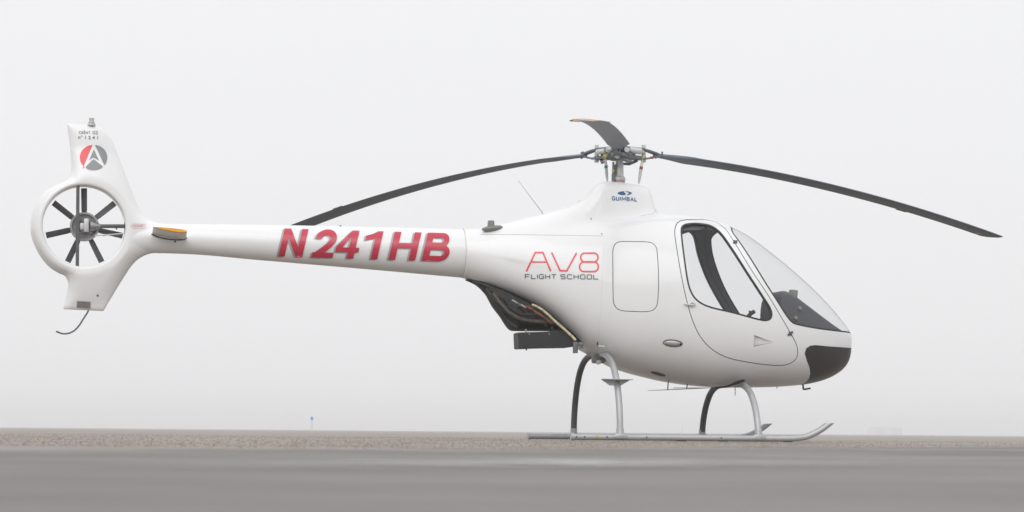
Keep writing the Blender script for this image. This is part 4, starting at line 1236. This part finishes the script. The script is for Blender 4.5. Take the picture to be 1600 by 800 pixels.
for k in range(16):
    f_ = rr.random(); a_ = 770 + 105 * f_
    b_ = (452 + 62 * f_) + rr.uniform(2, 24) * (1 - f_ * 0.6)
    l = pt(a_, b_, -0.225 - 0.05 * f_)
    if k % 3 == 0:
        rod('engine_wire', spline([l, l + Vector((rr.uniform(0.04, 0.10), -0.012, rr.uniform(-0.05, 0.01))), l + Vector((rr.uniform(0.12, 0.18), 0, rr.uniform(-0.09, -0.03)))], 4, closed=False), rr.uniform(0.003, 0.006), rr.choice((RUBBER, SOOT, DARKTUBE)), eng)
    else:
        bm = bmesh.new(); box(bm, l, (rr.uniform(0.012, 0.035), 0.02, rr.uniform(0.010, 0.03)), Matrix.Rotation(rr.uniform(-0.8, 0.8), 3, 'Y'), 0.003); build('engine_clamp', bm, rr.choice((SOOT, DARKTUBE, COOLER, STEEL if k % 5 == 0 else SOOT)), eng)
# fittings behind the bay
bm = bmesh.new()
box(bm, pt(899, 543, -0.33), (0.035, 0.03, 0.085), None, 0.004); tube(bm, [pt(905, 537, -0.40), pt(911, 538.5, -0.42)], 0.014, 10); box(bm, pt(908, 541, -0.40), (0.03, 0.02, 0.035), None, 0.004)
build('drain_manifold', bm, HUBGREY, eng)
rod('belly_fitting', [pt(935, 541, -0.43), pt(944, 541.8, -0.43)], 0.008, PALEGREY, H)
rod('belly_fitting', [pt(933.6, 534, -0.44), pt(933.2, 540, -0.44)], 0.006, RUBBER, H)

# ---- landing gear -----------------------------------------------------------------
SKY = 0.8
for side in (-1, 1):
    bm = bmesh.new(); r = 0.0235
    path = [(-0.535, side * SKY, 0.0275), (-0.40, side * SKY, 0.0270), (0.3, side * SKY, 0.0265), (1.08, side * SKY, 0.0265), (1.17, side * SKY, 0.0285), (1.26, side * SKY, 0.040), (1.33, side * SKY, 0.068), (1.39, side * SKY, 0.102), (1.45, side * SKY, 0.148), (1.485, side * SKY, 0.178)]
    tube(bm, spline(path, 6, closed=False), r, 18)
    for v in bm.verts:
        if v.co.z > 0.143: v.co.z = 0.143    # toe cut off level
    skid = build('skid', bm, ALU, H, ang=50)
    # rear end narrower sleeve, foot clamps, wear plates, bolts
    bm = bmesh.new(); tube(bm, [(-0.54, side * SKY, 0.0272), (-0.515, side * SKY, 0.0272)], 0.0285, 18); build('skid_sleeve', bm, ALU, skid)
    for fx in (-0.167, 0.893):
        bm = bmesh.new(); box(bm, (fx, side * SKY, 0.034), (0.088, 0.062, 0.042), None, 0.012); box(bm, (fx, side * SKY, 0.030), (0.11, 0.058, 0.026), None, 0.010); build('skid_clamp', bm, ALU, skid)
    for fx in (0.30, 0.62, 1.12):
        bm = bmesh.new(); box(bm, (fx, side * SKY, 0.0045), (0.07, 0.026, 0.009), None, 0.002); build('wear_plate', bm, RUBBER, skid)
    for fx in (-0.50, -0.44, -0.27, 0.03, 0.60):
        bm = bmesh.new(); lathe(bm, (fx, side * (SKY + 0.0235), 0.027), (0, side, 0), [(0, 0.006), (0.004, 0.005)], 8); build('skid_bolt', bm, RUBBER, skid)
    bm = bmesh.new()
    if side < 0:
        for dx_ in (-0.012, 0.0, 0.012): box(bm, (-0.345 + dx_, side * (SKY + 0.024), 0.030 + (0.004 if dx_ == 0 else -0.004)), (0.012, 0.006, 0.010), Matrix.Rotation(dx_ * 40, 3, 'Y'), 0.002)
        build('skid_fitting', bm, BRASS, skid)
    else: bm.free()
def cross_tube(x, ztop, crown, name='cross_tube'):
    half = [(SKY, 0.05), (0.795, 0.10), (0.775, 0.20), (0.735, 0.32), (0.67, 0.43), (0.56, 0.53), (0.42, 0.60), (0.26, 0.64), (0.10, ztop), (0, ztop)]
    half = [(y, min(z, ztop)) for y, z in crown]
    pts_ = [(x, -y, z) for y, z in half] + [(x, y, z) for y, z in half[::-1][1:]]
    sp = spline(pts_, 5, closed=False)
    bm = bmesh.new(); tube(bm, sp, 0.0245, 16)
    for f in bm.faces:
        if f.calc_center_median().y > -0.02: f.material_index = 1     # the far half is dark grey
    ct = build(name, bm, [ALU, DARKTUBE], H, ang=60)
    for s in (-1, 1):
        for zz in (0.085,):
            bm = bmesh.new(); yy = SKY - 0.004
            tube(bm, [(x, s * SKY, 0.045), (x, s * (SKY - 0.004), 0.088)], [0.029, 0.027], 16); build('socket', bm, ALU, ct)
            bm = bmesh.new(); tube(bm, [(x, s * (SKY - 0.004), 0.086), (x, s * (SKY - 0.0045), 0.092)], 0.0285, 16); build('socket_ring', bm, PALEGREY, ct)
    return ct
rear = cross_tube(-0.167, 0.66, [(SKY, 0.05), (0.790, 0.15), (0.765, 0.26), (0.725, 0.36), (0.665, 0.455), (0.58, 0.54), (0.46, 0.605), (0.30, 0.645), (0.12, 0.655), (0, 0.655)])
front = cross_tube(0.893, 0.47, [(SKY, 0.05), (0.775, 0.14), (0.73, 0.225), (0.665, 0.30), (0.58, 0.365), (0.47, 0.41), (0.33, 0.435), (0.15, 0.44), (0, 0.44)])
# boarding step on the near rear leg
bm = bmesh.new()
sp_ = [pt(a_, b_, -0.685) for a_, b_ in ((939.5,592.8),(984.5,593.6),(969,602.8),(953.5,602.4))]
prism(bm, [(p.x, p.z) for p in sp_], -0.70, -0.672)
a_, b_ = sp_[0], sp_[1]
box(bm, ((a_.x + b_.x) / 2, -0.735, (a_.z + b_.z) / 2 + 0.001), ((b_.x - a_.x), 0.10, 0.006), Matrix.Rotation(0.012, 3, 'Y'), 0.002)
build('boarding_step', bm, ALU, rear)
# saddle where the rear cross tube meets the belly
bm = bmesh.new(); box(bm, (-0.167, -0.06, 0.625), (0.08, 0.16, 0.07), None, 0.015); tube(bm, [(-0.16, -0.14, 0.60), (-0.12, -0.16, 0.64), (-0.05, -0.17, 0.66)], 0.014, 8); lathe(bm, (-0.19, -0.12, 0.645), (0, -1, 0.1), [(0, 0.026), (0.03, 0.026), (0.032, 0.015)], 14)
build('tube_saddle', bm, HUBGREY, rear)
bm = bmesh.new(); lathe(bm, (-0.185, -0.13, 0.595), (0, -1, 0), [(0, 0.018), (0.03, 0.018)], 12); build('saddle_bolt', bm, PALEGREY, rear)
# fairing lip over the front tube
rod('front_tube_fairing', spline([pt(1118, 605.5, -0.15), pt(1138, 603, -0.30), pt(1152, 597.5, -0.42), pt(1163, 594.5, -0.48)], 4, closed=False), [0.006, 0.006, 0.006, 0.007, 0.008, 0.01, 0.011, 0.012, 0.013, 0.013, 0.013, 0.012, 0.010], RUBBER, front)

# ---- main rotor ----------------------------------------------------------------------
rot = bpy.data.objects.new('main_rotor', None); COL.objects.link(rot); rot.parent = H
ZH = pt(968, 238.5, 0).z
def zz(py): return pt(968, py, 0).z
bm = bmesh.new()
lathe(bm, (0, 0, zz(292)), (0, 0, 1), [(0, 0.042), (zz(282) - zz(292), 0.042), (zz(281.5) - zz(292), 0.047), (zz(277.5) - zz(292), 0.047), (zz(276.5) - zz(292), 0.040), (zz(274.5) - zz(292), 0.033), (zz(252) - zz(292), 0.030), (zz(246) - zz(292), 0.036)], 28)
build('mast', bm, PALEGREY, rot)
bm = bmesh.new(); lathe(bm, (0, 0, zz(285)), (0, 0, 1), [(0, 0.044), (zz(282.3) - zz(285), 0.0445)], 28); build('mast_collar', bm, mat('pink_primer', (0.42, 0.27, 0.22), 0.5), rot)
bm = bmesh.new(); tube(bm, [(-0.05, -0.02, zz(285)), (-0.05, -0.02, zz(272))], 0.016, 10); tube(bm, [(-0.055, -0.03, zz(272)), (-0.055, -0.03, zz(254))], 0.009, 8); tube(bm, [(-0.055, -0.03, zz(263)), (-0.028, -0.03, zz(258))], 0.010, 8); box(bm, (-0.035, -0.01, zz(266)), (0.02, 0.03, 0.07), None, 0.004); build('scissor_link', bm, HUBGREY, rot)
bm = bmesh.new(); tube(bm, [(-0.057, -0.032, zz(270)), (-0.057, -0.032, zz(266))], 0.0105, 8); build('link_mark', bm, BRASS, rot)
# hub body: three-armed plates
def star(bm, z0, z1, r_arm, w_arm, r_in, azs, mi=0):
    ps = []
    for az in azs:
        for da, r in ((-60, r_in), ):
            a_ = math.radians(az + da); ps.append((r * math.cos(a_), r * math.sin(a_)))
        a_ = math.radians(az); c_, s_ = math.cos(a_), math.sin(a_)
        for rr_, ww in ((r_arm * 0.55, -w_arm * 0.62), (r_arm, -w_arm * 0.5), (r_arm, w_arm * 0.5), (r_arm * 0.55, w_arm * 0.62)):
            ps.append((rr_ * c_ - ww * s_, rr_ * s_ + ww * c_))
    a0 = [bm.verts.new((x, y, z0)) for x, y in ps]; a1 = [bm.verts.new((x, y, z1)) for x, y in ps]; n = len(ps)
    bm.faces.new(a0[::-1]); bm.faces.new(a1)
    for i in range(n): bm.faces.new((a0[i], a0[(i + 1) % n], a1[(i + 1) % n], a1[i]))
AZ = [25.3 - 11, 145 - 11, 263.3 - 11]      # world bearings from image right, turned into helicopter axes
bm = bmesh.new()
star(bm, ZH - 0.046, ZH - 0.020, 0.205, 0.10, 0.085, AZ); star(bm, ZH + 0.024, ZH + 0.044, 0.200, 0.085, 0.075, AZ)
bmesh.ops.bevel(bm, geom=bm.edges[:], offset=0.004, segments=1, affect='EDGES')
lathe(bm, (0, 0, ZH - 0.06), (0, 0, 1), [(0, 0.070), (0.012, 0.105), (0.045, 0.112), (0.06, 0.085), (0.10, 0.078), (0.118, 0.05), (0.124, 0.02)], 24)
build('rotor_hub', bm, HUBGREY, rot)
rr = random.Random(5)
DROOP = [0.505, 0.562, 0.178]; DEXP = [1.8, 1.85, 2.8]
def pitch_at(i, r): return math.radians((lerp(9.5, 4.5, (r - 0.6) / 2.9), lerp(1.0, -9.0, (r - 0.4) / 2.8), 1.0)[i])
def droop(i, r): return DROOP[i] * (r / 3.53) ** DEXP[i]
for i, az in enumerate(AZ):
    A = math.radians(az); er = Vector((math.cos(A), math.sin(A), 0)); et = Vector((math.sin(A), -math.cos(A), 0))   # et: leading edge side (turns clockwise seen from above)
    def P(r, t, z): return er * r + et * t + Vector((0, 0, ZH + z))
    arm = bpy.data.objects.new('rotor_blade', None); COL.objects.link(arm); arm.parent = rot
    # root fork: two straps joining at the cuff
    bm = bmesh.new()
    for zs in (-1, 1):
        pp = spline([P(0.13, 0, zs * 0.036 - 0.002), P(0.215, 0, zs * 0.034 - 0.002), P(0.28, 0, zs * 0.022 - 0.004), P(0.335, 0, zs * 0.006 - 0.004)], 4, closed=False)
        for a_, b_ in zip(pp, pp[1:]):
            mid = (a_ + b_) / 2; d = (b_ - a_); rotm = Matrix((d.normalized(), et, d.normalized().cross(et))).transposed()
            box(bm, mid, (d.length * 1.15, 0.062, 0.013), rotm, 0)
    build('root_fork', bm, BLADE, arm, sm=False)
    bm = bmesh.new(); tube(bm, [P(0.21, 0, -0.058), P(0.21, 0, 0.07)], 0.0155, 14); lathe(bm, P(0.21, 0, -0.066), (0, 0, 1), [(0, 0.012), (0.012, 0.021), (0.016, 0.021)], 14); build('flap_pin', bm, PALEGREY, arm)
    bm = bmesh.new(); tube(bm, [P(0.055, 0.058, 0.018), P(0.15, 0.072, 0.010)], 0.025, 16); tube(bm, [P(0.045, 0.055, 0.018), P(0.055, 0.057, 0.018)], [0.014, 0.02], 12); tube(bm, [P(0.15, 0.072, 0.01), P(0.19, 0.05, 0.004)], [0.016, 0.010], 10); build('damper', bm, PALEGREY, arm)
    bm = bmesh.new(); tube(bm, [P(0.045, 0.0555, 0.018), P(0.050, 0.0562, 0.018)], 0.0215, 14); build('damper_mark', bm, (REDBAND, GREENBAND, REDBAND)[i], arm)
    bm = bmesh.new(); tube(bm, [P(0.09, -0.065, 0.012), P(0.165, -0.068, 0.006)], 0.020, 14); build('damper', bm, PALEGREY, arm)
    bm = bmesh.new()
    for _ in range(9):
        box(bm, P(rr.uniform(0.07, 0.17), rr.uniform(-0.06, 0.06), rr.uniform(-0.035, 0.03)), (rr.uniform(0.012, 0.03), rr.uniform(0.012, 0.03), rr.uniform(0.012, 0.03)), Matrix.Rotation(rr.random() * 3, 3, 'Z'), 0.003)
    build('hub_fittings', bm, [STEEL, HUBGREY][i % 2], arm)
    bm = bmesh.new(); tube(bm, [P(0.16, -0.01, -0.052), P(0.12, -0.06, -0.075), P(0.06, -0.10, -0.075)], [0.012, 0.012, 0.009], 8); build('pitch_horn', bm, HUBGREY, arm)
    for (t, z) in ((-0.018, 0.0), (0.018, 0.0)):
        bm = bmesh.new(); tube(bm, [P(0.345 + t, t, z - 0.026), P(0.345 + t, t, z + 0.020)], 0.006, 8); lathe(bm, P(0.345 + t, t, z + 0.018), (0, 0, 1), [(0, 0.009), (0.006, 0.008)], 8); lathe(bm, P(0.345 + t, t, z - 0.028), (0, 0, 1), [(0, 0.004), (0.006, 0.008), (0.010, 0.008)], 8); build('blade_bolt', bm, DARKTUBE, arm)
    bm = bmesh.new(); box(bm, P(0.265, 0.031, -0.028), (0.026, 0.006, 0.018), Matrix.Rotation(A, 3, 'Z'), 0.001); build('blade_mark', bm, (REDBAND, ORANGE, BRASS)[i], arm)
    # the blade itself
    bm = bmesh.new(); rows = []
    NS = 60
    AF = [(0.0,0.0),(0.02,0.030),(0.08,0.052),(0.2,0.066),(0.35,0.064),(0.6,0.042),(0.85,0.016),(1.0,0.003),(1.0,-0.003),(0.85,-0.012),(0.6,-0.030),(0.35,-0.046),(0.2,-0.048),(0.08,-0.040),(0.02,-0.024)]
    rs = [0.31 + (3.555 - 0.31) * (k / NS) for k in range(NS + 1)]
    rs = sorted(rs + [3.38, 3.41, 3.43, 3.455, 3.495, 3.53, 3.545])
    for r in rs:
        ch = lerp(0.072, 0.173, (r - 0.38) / 0.25)
        e = lerp(0, 1, (r - 0.36) / 0.42)
        sweep = 0.0
        if r > 3.445: ch *= 1 - 0.6 * ((r - 3.445) / 0.11) ** 1.8; sweep = -0.28 * (0.173 - ch)
        pch = pitch_at(i, r)
        thk = lerp(4.8, 1.0, ((r - 0.31) / 0.42) ** 0.6 if r > 0.31 else 0)
        row = []
        for u, v in AF:
            t = (0.28 - u) * ch - sweep; z = v * ch * thk
            if r < 0.36 + 0.42 : 
                ang = math.atan2(v * 14, 0.5 - u)
            t2 = t * math.cos(pch) - z * math.sin(pch); z2 = t * math.sin(pch) + z * math.cos(pch)
            row.append(bm.verts.new(P(r, t2, z2 - droop(i, r))))
        rows.append(row)
    n = len(AF)
    for k, (r_, s_) in enumerate(zip(rows, rows[1:])):
        rm = (rs[k] + rs[k + 1]) / 2
        for j in range(n):
            f = bm.faces.new((r_[j], r_[(j + 1) % n], s_[(j + 1) % n], s_[j]))
            if i == 2 and rm > 3.43 and j in (0, 1, 2, 12, 13, 14): f.material_index = 2
            elif 3.44 < rm < 3.50 and i == 2: f.material_index = 1
            elif 3.38 < rm < 3.41 and 8 <= j <= 9: f.material_index = 1
            elif i == 2 and rm > 3.46 and j in (0, 1, 2, 12, 13, 14): f.material_index = 2
    bm.faces.new(rows[0]); e_ = rows[-1]
    f = bm.faces.new([e_[k] for k in (0, 1, 2, 3, 4, 11, 12, 13, 14)]); f.material_index = 2 if i == 2 else 0
    f = bm.faces.new(e_[4:12]); f.material_index = 1 if i == 2 else 0
    build('blade_skin', bm, [BLADE, ORANGE, BLADETIP], arm, ang=50)
    # trim tab
    bm = bmesh.new(); q = []
    for r in (2.62, 2.72):
        pch = pitch_at(i, r)
        for t in (-0.121, -0.140):
            q.append(P(r, t * math.cos(pch), t * math.sin(pch) - droop(i, r)))
    c = sum(q, Vector()) / 4; d1 = (q[2] - q[0]).normalized(); d2 = (q[1] - q[0]).normalized(); d3 = d1.cross(d2)
    box(bm, c, (0.10, 0.020, 0.003), Matrix((d1, d2, d3)).transposed(), 0.0008); build('trim_tab', bm, BLADE, arm)
# pitch links with coloured bands
for (t, b, ybot, ytop, m_) in (((945.5, 243), (949, 284), 0.0, -0.06, GREENBAND), ((1004.6, 245), (998, 287), 0.0, 0.0, REDBAND)):
    a_, c_ = pt(*t, ytop), pt(*b, ybot); pl_ = bpy.data.objects.new('pitch_link', None); COL.objects.link(pl_); pl_.parent = rot
    bm = bmesh.new(); tube(bm, [a_.lerp(c_, f) for f in (0.18, 0.30, 0.45, 0.8, 1.0)], [0.0075, 0.0105, 0.0125, 0.011, 0.006], 12); build('link_rod', bm, PALEGREY, pl_)
    bm = bmesh.new(); tube(bm, [a_, a_.lerp(c_, 0.2)], 0.0065, 10); lathe(bm, a_ - Vector((0, 0.01, 0)), (0, 1, 0), [(0, 0.014), (0.02, 0.014)], 12); build('rod_end', bm, BRASS, pl_)
    bm = bmesh.new(); tube(bm, [a_.lerp(c_, 0.37), a_.lerp(c_, 0.47)], 0.0135, 12); build('colour_band', bm, m_, pl_)
drop_list = [o for o in bpy.data.objects if o.name.startswith('tmp')]
for o in drop_list: bpy.data.objects.remove(o)
OUT_BM.free()
